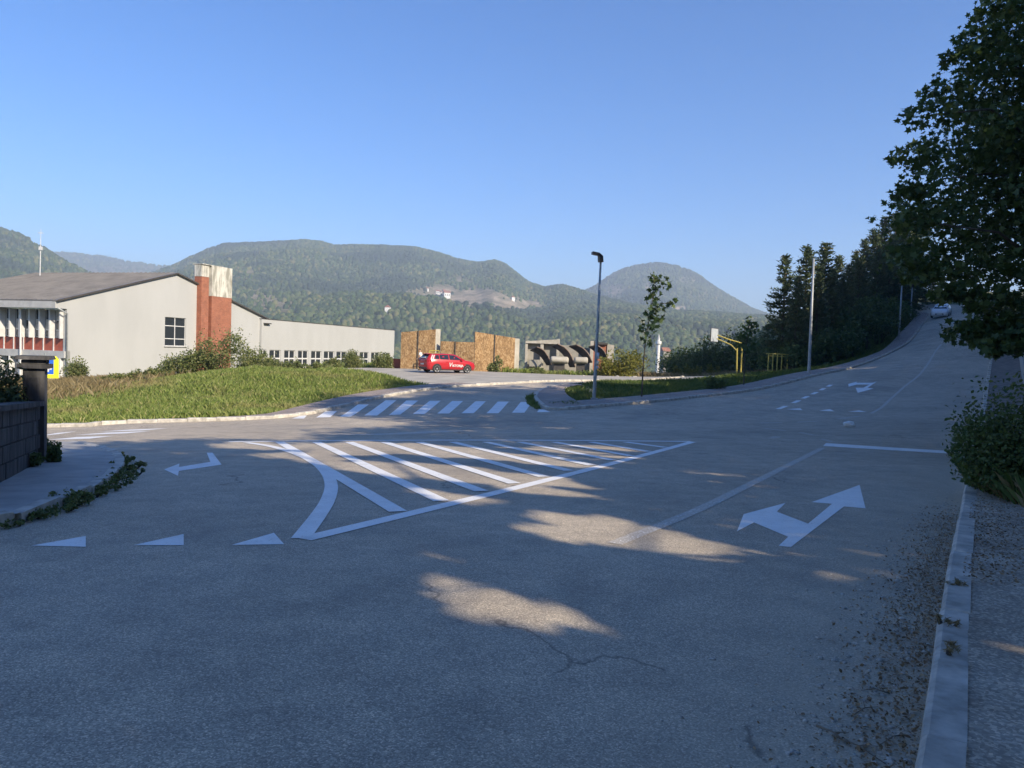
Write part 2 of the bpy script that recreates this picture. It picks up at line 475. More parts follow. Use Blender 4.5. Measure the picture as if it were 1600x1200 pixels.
def dust_fn(x, y):
    d = seg_dist(x, y, RIGHT_KERB)
    return np.clip(1.25 - d / 1.05, 0, 1) * sstep(26, 14, y) + 0.35 * np.clip(1 - seg_dist(x, y, SIDE_KERB) / 0.8, 0, 1) + 0.25 * np.clip(1 - seg_dist(x, y, NOSE_KERB) / 0.7, 0, 1)

def track_fn(x, y):
    """two darker wheel tracks sweeping up the hill street"""
    mid = [((a[0] * 0.45 + b[0] * 0.55), (a[1] * 0.45 + b[1] * 0.55)) for a, b in zip(TRK_A, TRK_B)]
    d = seg_dist(x, y, mid)
    return 0.75 * np.exp(-((d - 0.75) / 0.22) ** 2)
TRK_A = pts([(300, 672), (700, 664), (1000, 658), (1200, 640), (1330, 610)]) + [tuple(at_depth(1405, 570, 55)[:2]), tuple(at_depth(1450, 515, 78)[:2])]
TRK_B = TRK_A
road = region('road', ROAD, 0.0, 'asphalt', 0.7, None, 'structure', attrs={'dust': dust_fn, 'track': track_fn})

# parking lot beyond the side road
LOT = [tuple(p) for p in SIDE_KERB if p[0] > on_road(690, 606)[0]]
LOT = LOT + [(25, 58), (15, 66.5), (4, 68), (-12, 68), (-17, 64), (-15.5, 56), (-12, 50)]
lot = region('parking_lot', LOT, 0.03, 'lot_asphalt', 1.0, None, 'structure')

def kerb_run(name, line, side, w=0.16, up=0.125, mat='kerb_concrete', z=None, shared=[]):
    """kerb of separate stones, top edge rounded, on the side of the line away from the road"""
    root = empty(name, (line[0][0], line[0][1], H(line[0][0], line[0][1])))
    root['kind'] = 'structure'
    if not shared:
        for k in range(3):
            L, hh = 1.0, 0.30
            prof = [(-0.5, -0.5), (-0.5, 0.36), (-0.44, 0.45), (-0.32, 0.5), (0.5, 0.5), (0.5, -0.5)]
            V, Fc = [], []
            xs = [-0.5, -0.485, 0.485, 0.5]; rr = random.Random(k)
            for i, xx in enumerate(xs):
                sh = 0.9 if i in (0, 3) else 1.0
                for (u, q) in prof:
                    V.append((xx, u * (sh if u < 0 else 1) + rr.uniform(-.02, .02), q * (sh if q > 0 else 1) + (rr.uniform(-.015, .015) if q > 0 else 0)))
            n = len(prof)
            for i in range(3):
                for j in range(n): Fc.append((i * n + j, (i + 1) * n + j, (i + 1) * n + (j + 1) % n, i * n + (j + 1) % n))
            Fc += [tuple(range(n - 1, -1, -1)), tuple(range(3 * n, 4 * n))]
            me = raw_mesh('kerb_stone', V, Fc, mat); shared.append(me)
            b = bmesh.new(); b.from_mesh(me); bmesh.ops.recalc_face_normals(b, faces=b.faces); b.to_mesh(me); b.free()
    inv = Matrix.Translation(root.location).inverted()
    for i, (a, b) in enumerate(zip(line[:-1], line[1:])):
        a = np.array(a); b = np.array(b); t = b - a; L = np.linalg.norm(t)
        if L < 0.2: continue
        za, zb = H(a[0], a[1]), H(b[0], b[1])
        dx = Vector((t[0], t[1], zb - za)); Ln = dx.length; dx.normalize()
        nrm = Vector((-t[1], t[0], 0)).normalized() * side
        upv = Vector((0, 0, 1))
        c = Vector(((a[0] + b[0]) / 2, (a[1] + b[1]) / 2, (za + zb) / 2)) + nrm * (w / 2 + random.uniform(-.008, .008)) + upv * (up - 0.15 + random.uniform(-.010, .006))
        m = Matrix.Identity(4)
        m.col[0][:3] = dx * (Ln - 0.008); m.col[1][:3] = nrm * w; m.col[2][:3] = upv * 0.30; m.col[3][:3] = c
        o = link_mesh('kerb_stone', shared[i % 3], root)
        o.matrix_local = inv @ m
    return root

k1 = kerb_run('kerb_right', [p for p in RIGHT_KERB if p[1] > -1 and p[1] < 75], -1)
k2 = kerb_run('kerb_island', NOSE_KERB, 1)
k3 = kerb_run('kerb_side_road', [p for p in SIDE_KERB if p[0] < on_road(905, 596)[0] + 4], 1)
k4 = kerb_run('kerb_corner', [p for p in CORNER_KERB if p[1] > 1.5], 1 if True else -1)

def strip_poly(line, d0, d1):
    return [tuple(p) for p in offset_line(line, d0)] + [tuple(p) for p in offset_line(line, d1)][::-1]

# pavements
rk = [p for p in RIGHT_KERB if p[1] < 90]
SW_RIGHT = strip_poly(rk, -0.15, -1.95)
rk_near = [p for p in rk if p[1] < 11]; rk_far = [p for p in rk if p[1] > 10]
sidewalk_r = region('sidewalk_right', strip_poly(rk_near, -0.15, -1.95), 0.112, 'dirt_path', 0.6, None, 'structure')
sidewalk_u = region('sidewalk_uphill', strip_poly(rk_far, -0.15, -1.62), 0.110, 'dark_paving', 0.6, None, 'structure')
nk = [p for p in NOSE_KERB if p[0] > on_road(870, 641)[0] or (p[1] < on_road(905, 600)[1] - 0.3)]
i0 = min(range(len(NOSE_KERB)), key=lambda i: (NOSE_KERB[i][0] - on_road(885, 603)[0]) ** 2 + (NOSE_KERB[i][1] - on_road(885, 603)[1]) ** 2)
nline = NOSE_KERB[i0:]
def widths(i, n):
    return 0
outer = []
for i, p in enumerate(offset_line(nline, 1.0)):
    pass
wid = [0.9 + 0.9 * min(1, i / 10.0) for i in range(len(nline))]
inner_l = [tuple(p) for p in offset_line(nline, 0.15)]
o1, o2 = offset_line(nline, 0.0), offset_line(nline, 1.0)
outer_l = [tuple(np.array(a) + (np.array(b) - np.array(a)) * w) for a, b, w in zip(o1, o2, wid)]
SW_ISLAND = inner_l + outer_l[::-1]
iw = [k for k in range(len(nline)) if nline[k][0] > on_road(862, 641)[0]][0]
nose_area = inner_l[:iw + 5] 
sidewalk_i = region('sidewalk_island', inner_l[iw:] + outer_l[iw:][::-1], 0.112, 'pavers', 0.7, None, 'structure')
nose_sheet = region('island_paving', inner_l[:iw + 1] + [outer_l[iw], tuple(on_road(925, 622)[:2]), tuple(on_road(930, 608)[:2])], 0.108, 'pavers', 0.6, None, 'structure')
sk = [p for p in SIDE_KERB if on_road(75, 668)[0] - 8 < p[0] < on_road(760, 601)[0]]
wl = [0.35 + 1.5 * float(sstep(-11, -6, p[0])) for p in sk]
s1, s2 = offset_line(sk, 0.0), offset_line(sk, 1.0)
SW_SIDE = [tuple(p) for p in offset_line(sk, 0.15)] + [tuple(np.array(a) + (np.array(b) - np.array(a)) * w) for a, b, w in zip(s1, s2, wl)][::-1]
sidewalk_s = region('sidewalk_side_road', SW_SIDE, 0.112, 'pavers', 0.7, None, 'structure')
ck = [p for p in CORNER_KERB if p[1] > -3]
SW_CORNER = [tuple(p) for p in offset_line(ck, 0.15)] + [(-12.5, -3), (-11.5, 4), (-11.0, 14.8), (-20, 15.2)]
sidewalk_c = region('sidewalk_corner', SW_CORNER, 0.112, 'slab_concrete', 0.6, None, 'structure')

# ---------------------------------------------------------------- painted markings
def paint_poly(name, pl, mat='road_paint', lift=0.004, is_px=True, step=0.6):
    w = pts(pl) if is_px else pl
    a = sum(w[i][0] * w[(i + 1) % len(w)][1] - w[(i + 1) % len(w)][0] * w[i][1] for i in range(len(w)))
    if a < 0: w = w[::-1]
    return region(name, w, lift, mat, step, road)

def paint_line(name, pl, width, mat='road_paint', lift=0.004, is_px=True, step=0.5):
    w = pts(pl) if is_px else pl
    w = smooth_line(w, 0.5) if len(w) > 2 else [np.array(q) for q in resample(w, 0.5)]
    return paint_poly(name, strip_poly(w, width / 2, -width / 2), mat, lift, False, step)

def zp(pl, ox, oy, s):
    return [(ox + x / s, oy + y / s) for x, y in pl]

# hatched traffic island
paint_line('island_line', [(357, 690.5), (1080, 690)], 0.20)
paint_line('island_line', [(474, 843), (1082, 690.5)], 0.20, lift=0.0055)
paint_line('island_curve', [(385, 691.8), (420, 697), (455, 706.5), (487, 720), (508, 737), (517.5, 757), (513, 780), (498, 805), (470, 842)], 0.18, lift=0.007)
for a, b in [((437, 691), (622, 800)), ((494, 691), (690, 783.5)), ((545, 691), (752, 768)), ((600, 691), (804, 756)), ((654, 691), (850, 745.5)), ((707, 691), (889, 736)),
             ((759, 691), (925, 727.5)), ((812, 691), (958, 719.5)), ((866, 691), (987, 713)), ((923, 691), (1014, 706)), ((977, 691), (1040, 699.5))]:
    paint_line('hatch_bar', [a, b], 0.21, lift=0.0085)
for t in ([(50, 853), (134, 838), (134, 855)], [(208, 852.5), (287, 835), (287, 852.5)], [(362, 852), (428, 833), (444, 851)]):
    paint_poly('yield_triangle', t)
for t in ([(545, 305), (680, 295), (702, 314)], [(860, 318), (965, 303), (1010, 325)], [(1140, 328), (1245, 315), (1320, 332)]):
    paint_poly('yield_triangle', zp(t, 1140, 590, 6.154))
paint_poly('turn_arrow', zp([(1025, 775), (1122, 738), (1118, 760), (1315, 728), (1292, 670), (1328, 670), (1385, 745), (1118, 785), (1112, 815)], 0, 540, 4.0))
paint_poly('two_way_arrow', zp([(578, 782), (628, 788), (850, 618), (940, 626), (915, 528), (715, 600), (800, 607), (700, 690), (570, 640), (607, 603), (432, 650), (404, 722), (475, 685), (617, 745)], 1000, 560, 2.667))
paint_poly('two_way_arrow', zp([(1145, 88), (1140, 62), (1222, 40), (1222, 50), (1375, 50), (1415, 38), (1325, 100), (1385, 105), (1232, 147), (1212, 98), (1285, 98), (1345, 67), (1222, 67)], 1140, 590, 6.154))
paint_poly('stop_line', [(1286, 697), (1290.5, 692.4), (1498, 705.5), (1497, 709.5)])
zb = [[(150, 251), (200, 251), (212, 238), (185, 239)], [(250, 247), (310, 245), (337, 220), (290, 220)], [(350, 243), (395, 243), (470, 192), (425, 192)], [(450, 238), (505, 238), (585, 175), (540, 175)]]
for q in zb: paint_poly('zebra_bar', zp(q, 400, 560, 2.667))
zb = [[(45, 1038), (155, 1033), (330, 898), (215, 898)], [(275, 1028), (390, 1028), (545, 900), (440, 900)], [(510, 1023), (625, 1023), (762, 902), (655, 902)], [(745, 1020), (862, 1020), (980, 905), (880, 905)],
      [(985, 1020), (1100, 1020), (1202, 908), (1095, 908)], [(1230, 1015), (1350, 1015), (1405, 940), (1360, 912), (1315, 912)], [(1470, 1010), (1600, 1008), (1540, 985), (1490, 985)]]
for q in zb: paint_poly('zebra_bar', zp(q, 600, 480, 6.154))
for q in ([(152, 674.6), (205, 671.3), (264, 669.2), (222, 672.6)], [(115, 680), (165, 676.2), (236, 673.6), (198, 677.2)], [(72, 687.5), (120, 683), (178, 681.3), (140, 685.5)], [(70, 694.5), (84, 690.3), (112, 689.5), (94, 693.2)], [(60, 681.5), (90, 676.5), (120, 674), (92, 678.4)]):
    paint_poly('zebra_bar', q)
dc = pts(zp([(505, 288), (640, 232), (730, 190), (818, 150), (893, 112), (960, 78)], 1140, 590, 6.154))
for i in range(6):
    a = np.array(dc[max(0, i - 1)]); b = np.array(dc[min(5, i + 1)]); t = (b - a) / np.linalg.norm(b - a); L = np.linalg.norm(b - a) / (2 if 0 < i < 5 else 1) * 0.26
    paint_line('lane_dash', [tuple(np.array(dc[i]) - t * L), tuple(np.array(dc[i]) + t * L)], 0.22, is_px=False)
cl = pts([(1361, 646), (1377, 637), (1392, 623), (1412, 605), (1437, 585)])
paint_line('centre_line', cl + [tuple(at_depth(1457, 565, 53)[:2]), tuple(at_depth(1470, 548, 58)[:2])], 0.13, 'old_road_paint', is_px=False)
paint_line('centre_line', [(1285, 700), (1190, 748), (1090, 797), (960, 850)], 0.15, 'old_road_paint')
paint_poly('old_marking', [(487, 680.3), (560, 679), (640, 675.5), (690, 672.8), (728, 673.8), (650, 678), (590, 680)], 'old_road_paint')
for q in ([(1187, 661.2), (1222, 660.6)], [(1246, 659.8), (1275, 658.3)], [(1310, 654.5), (1345, 650)], [(1250, 675.6), (1271, 680)], [(1283, 685.8), (1302, 691)], [(1195, 670), (1228, 673)]):
    paint_line('old_marking', q, 0.14, 'old_road_paint')
paint_poly('old_marking', zp([(385, 585), (415, 566), (490, 568), (478, 578)], 1140, 590, 6.154), 'old_road_paint')
# faded bay lines on the lot

# ---------------------------------------------------------------- ground, hillside, valley
PAVED = [ROAD, LOT, SW_RIGHT, inner_l + outer_l[::-1], SW_SIDE, SW_CORNER]
KDIR = np.array((0.545, 0.838))          # direction of the hill street
def kerb_coords(x, y):
    """(across the right kerb, along it)"""
    return 0.838 * x - 0.545 * y + 0.35, 0.545 * x + 0.838 * y

def ground_z(x, y, paved=True):
    x = np.atleast_1d(np.asarray(x, float)); y = np.atleast_1d(np.asarray(y, float))
    z = H(x, y)
    p, s = kerb_coords(x, y)
    # grass mound left of the side road
    z = z + 0.95 * np.exp(-(((x + 14.5) / 6.5) ** 2 + ((y - 41.5) / 5.5) ** 2)) + 0.35 * np.exp(-(((x + 7) / 4.0) ** 2 + ((y - 42) / 4) ** 2)) * sstep(-3, -6.5, x)
    # wooded hillside right of the hill street
    dr = np.maximum(0, p - 4.0)
    z = z + np.minimum(0.10 * dr, 3.0) * sstep(8, 25, s) + np.minimum(0.42 * dr, 48.0) * sstep(48, 85, s)
    # the valley beyond the parking lot and the school
    lat = x - 0.42 * np.maximum(0, y - 92)
    out = np.maximum(0, y - 70) * sstep(38, 12, lat) * np.maximum(sstep(-24, -10, x - (y - 70) * 0.25), sstep(112, 150, y))
    z = z - 30 * sstep(6, 110, out) - 18 * sstep(80, 420, out)
    far_l = np.maximum(0, -x - 42); z = z - 38 * sstep(0, 160, far_l)
    far_b = np.maximum(0, y - 132); z = z - 45 * sstep(0, 260, far_b) * sstep(60, 0, x * 0.7)
    z = z + 0.05 * np.sin(x * 1.1 + 0.6 * y) * np.cos(y * 0.9) * sstep(0, 1, np.ones_like(x))
    if paved:
        hz = H(x, y); low = np.zeros(x.shape, bool)
        for P in PAVED:
            bb = (x > min(q[0] for q in P) - 2) & (x < max(q[0] for q in P) + 2) & (y > min(q[1] for q in P) - 2) & (y < max(q[1] for q in P) + 2)
            i = np.where(bb)[0]
            if len(i):
                m = in_poly(x[i], y[i], [tuple(q) for q in P])
                d = seg_dist(x[i], y[i], [tuple(q) for q in P] + [tuple(P[0])])
                low[i] |= m | (d < 0.62)
                near = (~m) & (d < 2.2)          # meet the paving at its rim
                z[i] = np.where(near, hz[i] + 0.07 + (z[i] - hz[i] - 0.07) * sstep(0.0, 2.2, d), z[i])
        inner = low
        z = np.where(inner, np.minimum(z, hz - 0.02), z)
        for P in PAVED:
            m = in_poly(x, y, [tuple(q) for q in P]); z = np.where(m, np.minimum(z, hz - 0.2), z)
    return z

def GZ(x, y): return float(ground_z(x, y)[0])

def axis(lo, fine_lo, fine_hi, hi, step):
    a = list(np.arange(fine_lo, fine_hi + 1e-6, step))
    s, v = step, fine_hi
    while v < hi: s *= 1.22; v += s; a.append(v)
    s, v = step, fine_lo
    while v > lo: s *= 1.22; v -= s; a.insert(0, v)
    return np.array(a)

gx = axis(-3200, -42, 66, 3200, 0.6); gy = axis(-2500, -8, 104, 4600, 0.6)
GXX, GYY = np.meshgrid(gx, gy)
gz = ground_z(GXX.ravel(), GYY.ravel())
nx, ny = len(gx), len(gy)
ii = (np.arange(ny - 1)[:, None] * nx + np.arange(nx - 1)[None, :]).ravel()
quads = np.stack([ii, ii + 1, ii + nx + 1, ii + nx], 1)
me = poly_mesh('ground', np.stack([GXX.ravel(), GYY.ravel(), gz], 1), np.full(len(quads), 4), quads, 'soil_grass', True)
ground = tag(link_mesh('ground', me), kind='structure')

# ---------------------------------------------------------------- mountains
def make_mountain_mat():
    m, nt, no, li, bs = new_mat('mountain')
    v = coords(no, li)
    c = ramp_node(no, [(0.3, (0.030, 0.048, 0.018)), (0.55, (0.050, 0.072, 0.026)), (0.75, (0.085, 0.10, 0.040))]); li.new(noise_node(no, li, v, 0.006, 8, 0.65), c.inputs[0])
    at = no.new('ShaderNodeAttribute'); at.attribute_name = 'clear'
    f = math_node(no, li, 'MULTIPLY', at.outputs['Fac'], math_node(no, li, 'ADD', math_node(no, li, 'MULTIPLY', noise_node(no, li, v, 0.035, 6, 0.7), 3.6), -0.9), True)
    fld = ramp_node(no, [(0.35, (0.20, 0.165, 0.10)), (0.65, (0.44, 0.355, 0.26))]); li.new(noise_node(no, li, v, 0.05, 5), fld.inputs[0])
    li.new(mix_col(no, li, f, c.outputs[0], fld.outputs[0]), bs.inputs['Base Color'])
    bs.inputs['Roughness'].default_value = 0.95; bs.inputs['Specular IOR Level'].default_value = 0.1
    bump_node(no, li, noise_node(no, li, v, 0.09, 6, 0.7), 0.8, 6.0, bs)
make_mountain_mat()
foliage('forest_crown', [(0.0, (0.022, 0.040, 0.016)), (0.5, (0.050, 0.080, 0.025)), (0.85, (0.095, 0.115, 0.04)), (1.0, (0.15, 0.14, 0.06))], transl=0.0, rough=0.9, patch=(0.005, 0.50, 0.60, (0.030, 0.046, 0.026)))

def fbm(x, y, sc, seed, octs=5):
    out = np.zeros(x.shape); amp = 1.0
    for o in range(octs):
        f = sc * 2 ** o
        out += amp * np.array([noise.noise(Vector((a * f + seed, b * f - seed, seed * 1.7))) for a, b in zip(x.ravel(), y.ravel())]).reshape(x.shape)
        amp *= 0.52
    return out

CROWN = []
def mountain(name, sky_px, y_ridge, y_foot, z_foot, nu, nv, amp, seed, clears=(), crowns=0, crown_r=6.0, foot_px=None):
    """heightfield between a ridge line and the valley floor, with a back slope"""
    px = np.array([p[0] for p in sky_px], float); py = np.array([p[1] for p in sky_px], float)
    us = np.linspace(px[0], px[-1], nu)
    from_y = np.interp(us, px, py) + np.array([0.9 * noise.noise(Vector((u * 0.06, seed, 0))) + 0.7 * noise.noise(Vector((u * 0.21, seed, 4))) for u in us])
    yr = np.array([y_ridge(u) if callable(y_ridge) else y_ridge for u in us])
    ridge = np.array([at_depth(u, q, yy) for u, q, yy in zip(us, from_y, yr)])
    sl = np.linspace(0, 1, nv)
    yf = y_foot
    foot = np.stack([ridge[:, 0] * (yf / yr) ** 0.85, np.full(nu, float(yf)), np.full(nu, float(z_foot))], 1)
    V = foot[:, None, :] + (ridge - foot)[:, None, :] * sl[None, :, None]
    zprof = sl ** 1.12
    V[:, :, 2] = z_foot + (ridge[:, 2] - z_foot)[:, None] * zprof[None, :]
    nzv = fbm(V[:, :, 0], V[:, :, 1], 1 / 520.0, seed, 5)
    taper = (np.sin(np.pi * sl) ** 0.7)[None, :]
    V[:, :, 2] += amp * nzv * taper
    # keep the slope below the ridge line as seen from the village
    back = V[:, -1, :].copy()
    B = [back + np.array((0, k * 260.0, -k * 110.0)) for k in (1, 2, 3)]
    V = np.concatenate([V, np.stack(B, 1)], 1); n2 = V.shape[1]
    q = (np.arange(nu - 1)[:, None] * n2 + np.arange(n2 - 1)[None, :]).ravel()
    quads = np.stack([q, q + n2, q + n2 + 1, q + 1], 1)
    P = V.reshape(-1, 3)
    me = poly_mesh(name, P, np.full(len(quads), 4), quads, 'mountain', True)
    # clearings and rock bands on the slope
    rel = P - CAM_P; rc = rel @ CAM_R
    sx = 800 + F_PX * rc[:, 0] / -rc[:, 2]; sy = 600 - F_PX * rc[:, 1] / -rc[:, 2]
    cl = np.zeros(len(P))
    for (cx, cy, rx, ry, k) in clears:
        cl = np.maximum(cl, k * np.clip(1.5 - np.hypot((sx - cx) / rx, (sy - cy) / ry), 0, 1))
    a = me.attributes.new('clear', 'FLOAT', 'POINT'); a.data.foreach_set('value', cl.astype(np.float32))
    o = tag(link_mesh(name, me), kind='structure')
    # tree crowns over the slope
    if crowns:
        r = RNG
        u = r.random(crowns) * (nu - 1.001); w = r.random(crowns) ** 0.8 * (nv - 1.001)
        w[: crowns // 12] = nv - 1.001 - r.random(crowns // 12) * 1.0
        iu, iw = u.astype(int), w.astype(int); fu, fw = (u - iu)[:, None], (w - iw)[:, None]
        p = (V[iu, iw] * (1 - fu) + V[iu + 1, iw] * fu) * (1 - fw) + (V[iu, iw + 1] * (1 - fu) + V[iu + 1, iw + 1] * fu) * fw
        cc = cl.reshape(nu, n2)[iu, iw]
        keep = r.random(crowns) > cc * 1.15
        p = p[keep]
        CROWN.append((p, crown_r * (0.6 + 0.7 * r.random(len(p)))))
    return o, V, sx.reshape(nu, n2), sy.reshape(nu, n2)

m_left, *_ = mountain('hill_left', [(-420, 300), (-250, 310), (-120, 335), (-40, 349), (0, 359), (25, 366), (45, 375), (70, 390), (95, 406), (130, 424), (170, 440), (230, 462), (300, 490)],
                      1300, 420, -45, 120, 60, 26, 3.1, crowns=11000, crown_r=3.6)
m_saddle, *_ = mountain('mountain_saddle', [(20, 392), (85, 396), (105, 396), (135, 399), (160, 402), (200, 409), (240, 415), (275, 417), (330, 405), (420, 400)],
                        3300, 1500, -40, 90, 50, 40, 7.7, clears=[(190, 425, 90, 14, 0.45)], crowns=4500, crown_r=6.0)
main_sky = [(120, 470), (200, 442), (255, 422), (280, 412), (300, 402), (325, 391), (350, 383), (390, 381), (430, 379.5), (475, 376.5), (500, 379), (520, 385), (560, 385), (610, 386), (650, 389), (685, 397), (715, 407), (745, 413),
            (760, 411), (775, 409), (790, 415), (805, 427), (825, 443), (850, 451), (880, 448), (900, 453), (925, 462), (960, 471), (1000, 480), (1060, 488), (1130, 492), (1200, 497), (1300, 505), (1420, 520)]
m_main, MV, MSX, MSY = mountain('mountain_main', main_sky, lambda u: 1900 - 500 * float(sstep(780, 1000, u)), 430, -48, 300, 110, 34, 1.3,
                                clears=[(740, 466, 62, 17, 1.0), (800, 476, 58, 10, 1.0), (690, 455, 30, 12, 0.9), (655, 460, 24, 11, 0.8), (410, 468, 34, 16, 0.75), (440, 482, 24, 20, 0.7), (380, 430, 20, 10, 0.6), (470, 402, 30, 5, 0.4), (720, 440, 25, 8, 0.6), (604, 489, 6, 4, 0.8)], crowns=52000, crown_r=3.7)
m_dome, *_ = mountain('mountain_dome', [(860, 475), (900, 463), (925, 450), (945, 437), (965, 425), (985, 418), (1005, 414), (1030, 412), (1055, 416), (1075, 423), (1092, 431), (1103, 440), (1112, 447), (1135, 460), (1160, 475), (1180, 485), (1200, 492), (1260, 500), (1330, 512)],
                      2500, 1250, -30, 160, 80, 36, 9.2, clears=[(958, 455, 22, 12, 0.75), (1075, 438, 18, 6, 0.5), (1010, 448, 10, 7, 0.7), (1060, 482, 14, 4, 0.9), (1100, 460, 25, 5, 0.4)], crowns=14000, crown_r=4.4)

def crowns_mesh(name, sets):
    """rounded, uneven tree crowns joined into one far forest"""
    base = [(0, 0, 1.0)] + [(0.8 * math.cos(k * math.pi / 2), 0.8 * math.sin(k * math.pi / 2), 0.55) for k in range(4)] + [(math.cos(k * math.pi / 2 + .5), math.sin(k * math.pi / 2 + .5), -0.7) for k in range(4)]
    base = np.array(base)
    tri = np.array([(0, 1 + k, 1 + (k + 1) % 4) for k in range(4)] + [(1 + k, 5 + k, 1 + (k + 1) % 4) for k in range(4)] + [(5 + k, 5 + (k + 1) % 4, 1 + (k + 1) % 4) for k in range(4)])
    P = np.concatenate([s[0] for s in sets]); Rr = np.concatenate([s[1] for s in sets]); n = len(P)
    jit = 1 + 0.25 * (RNG.random((n, len(base))) - 0.5)
    an = RNG.random(n) * 6.28; ca, sa = np.cos(an)[:, None], np.sin(an)[:, None]
    base = np.stack([base[None, :, 0] * ca - base[None, :, 1] * sa, base[None, :, 0] * sa + base[None, :, 1] * ca, np.broadcast_to(base[None, :, 2], (n, len(base)))], 2)
    V = base * jit[:, :, None] * Rr[:, None, None] * np.array((1, 1, 1.15)) + P[:, None, :] + np.array((0, 0, 1.0)) * (0.35 * Rr)[:, None, None]
    idx = tri[None] + (np.arange(n) * base.shape[1])[:, None, None]
    me = poly_mesh(name, V.reshape(-1, 3), np.full(n * len(tri), 3), idx.reshape(-1), 'forest_crown', False)
    o = link_mesh(name, me)
    return tag(o, 'far green forest covering the mountain slopes', 'forest', kind='stuff')
# low base mesh for crowns: half the faces are enough
crowns_mesh('mountain_forest', [(p[::1], r[::1]) for p, r in CROWN])

# ---------------------------------------------------------------- haze in the valley
def make_haze():
    m = bpy.data.materials.new('haze'); m.use_nodes = True; no = m.node_tree.nodes; li = m.node_tree.links
    no.remove(no['Principled BSDF'])
    v = no.new('ShaderNodeVolumePrincipled')
    v.inputs['Color'].default_value = (0.66, 0.80, 1.0, 1); v.inputs['Density'].default_value = 0.00036; v.inputs['Anisotropy'].default_value = 0.0
    li.new(v.outputs[0], no['Material Output'].inputs['Volume'])
    MATS['haze'] = m
    mb = MB().box((0, 1100, 130), (6300, 7100, 560))
    return tag(mb.build('haze', 'haze'), 'pale blue morning haze filling the valley', 'haze', kind='stuff')
make_haze()

# ---------------------------------------------------------------- vegetation
foliage('maple_leaf', [(0.0, (0.030, 0.058, 0.020)), (0.6, (0.058, 0.098, 0.030)), (1.0, (0.105, 0.14, 0.042))], 0.22)
foliage('pine_needles', [(0.0, (0.045, 0.072, 0.034)), (0.7, (0.085, 0.115, 0.045)), (0.96, (0.13, 0.15, 0.055)), (1.0, (0.26, 0.17, 0.07))], 0.12)
foliage('shrub_leaf', [(0.0, (0.095, 0.125, 0.04)), (0.6, (0.17, 0.20, 0.065)), (1.0, (0.30, 0.28, 0.12))], 0.3)
foliage('dark_shrub_leaf', [(0.0, (0.048, 0.082, 0.030)), (0.6, (0.088, 0.13, 0.042)), (1.0, (0.15, 0.175, 0.06))], 0.25)
foliage('yellow_shrub_leaf', [(0.0, (0.10, 0.12, 0.022)), (0.6, (0.19, 0.19, 0.035)), (1.0, (0.28, 0.24, 0.06))], 0.35, tcol=(0.3, 0.28, 0.05))
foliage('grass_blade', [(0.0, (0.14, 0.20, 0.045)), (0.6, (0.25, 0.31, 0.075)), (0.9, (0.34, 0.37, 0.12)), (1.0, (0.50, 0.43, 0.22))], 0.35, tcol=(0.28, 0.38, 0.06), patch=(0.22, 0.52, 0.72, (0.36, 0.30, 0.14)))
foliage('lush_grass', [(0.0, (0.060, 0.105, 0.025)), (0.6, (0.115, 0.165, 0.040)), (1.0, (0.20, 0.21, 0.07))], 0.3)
foliage('dry_grass', [(0.0, (0.17, 0.13, 0.06)), (0.6, (0.28, 0.22, 0.11)), (1.0, (0.38, 0.31, 0.17))], 0.3, tcol=(0.3, 0.24, 0.1))
simple('bark', (0.055, 0.045, 0.035), (0.11, 0.095, 0.075), 8, 0.9, bump=0.8, bscale=14, bdist=0.03, stretch=(1, 1, 0.25))

MAPLE2D = [(0, -0.5), (0.10, -0.26), (0.42, -0.32), (0.30, -0.04), (0.52, 0.20), (0.19, 0.18), (0, 0.56), (-0.19, 0.18), (-0.52, 0.20), (-0.30, -0.04), (-0.42, -0.32), (-0.10, -0.26)]
LEAF2D = [(0, -0.5), (0.30, -0.08), (0.22, 0.28), (0, 0.55), (-0.22, 0.28), (-0.30, -0.08)]
DIAM2D = [(0, -0.5), (0.33, 0.05), (0, 0.5), (-0.33, 0.05)]
THIN2D = [(0, -0.5), (0.05, -0.1), (0, 0.5), (-0.05, -0.1)]
NEEDLE2D = [(0, -0.5), (0.13, -0.1), (0, 0.5), (-0.13, -0.1)]

def unit(v): return v / (np.linalg.norm(v, axis=-1, keepdims=True) + 1e-9)

def leaf_mesh(name, P, size, shape, mat, up=0.45, axis_dir=None, rng=RNG, droop=0.0):
    P = np.asarray(P, float); n = len(P); sh = np.array(shape); k = len(sh)
    nr = unit(rng.normal(size=(n, 3)) + np.array((0, 0, up * 2)))
    t = unit(np.cross(nr, rng.normal(size=(n, 3))))
    if axis_dir is not None:
        t = unit(np.asarray(axis_dir) + 0.55 * rng.normal(size=(n, 3))); nr = unit(np.cross(t, rng.normal(size=(n, 3))))
    b = np.cross(nr, t)
    S = np.asarray(size) * np.ones(n)
    V = P[:, None, :] + S[:, None, None] * (sh[None, :, 0, None] * b[:, None, :] + sh[None, :, 1, None] * t[:, None, :])
    V = V + (S[:, None] * (np.abs(sh[None, :, 0]) * 0.35 - 0.12 * sh[None, :, 1] ** 2))[:, :, None] * nr[:, None, :]
    V[:, :, 2] -= droop * (S[:, None] * np.clip(sh[None, :, 1], 0, 1))
    return poly_mesh(name, V.reshape(-1, 3), np.full(n, k), np.arange(n * k), mat)

def ball(n, rng=RNG, shell=0.5):
    d = unit(rng.normal(size=(n, 3)))
    return d * (rng.random(n) ** (1 / 3.0) * (1 - shell) + shell * rng.random(n) ** 0.25)[:, None]

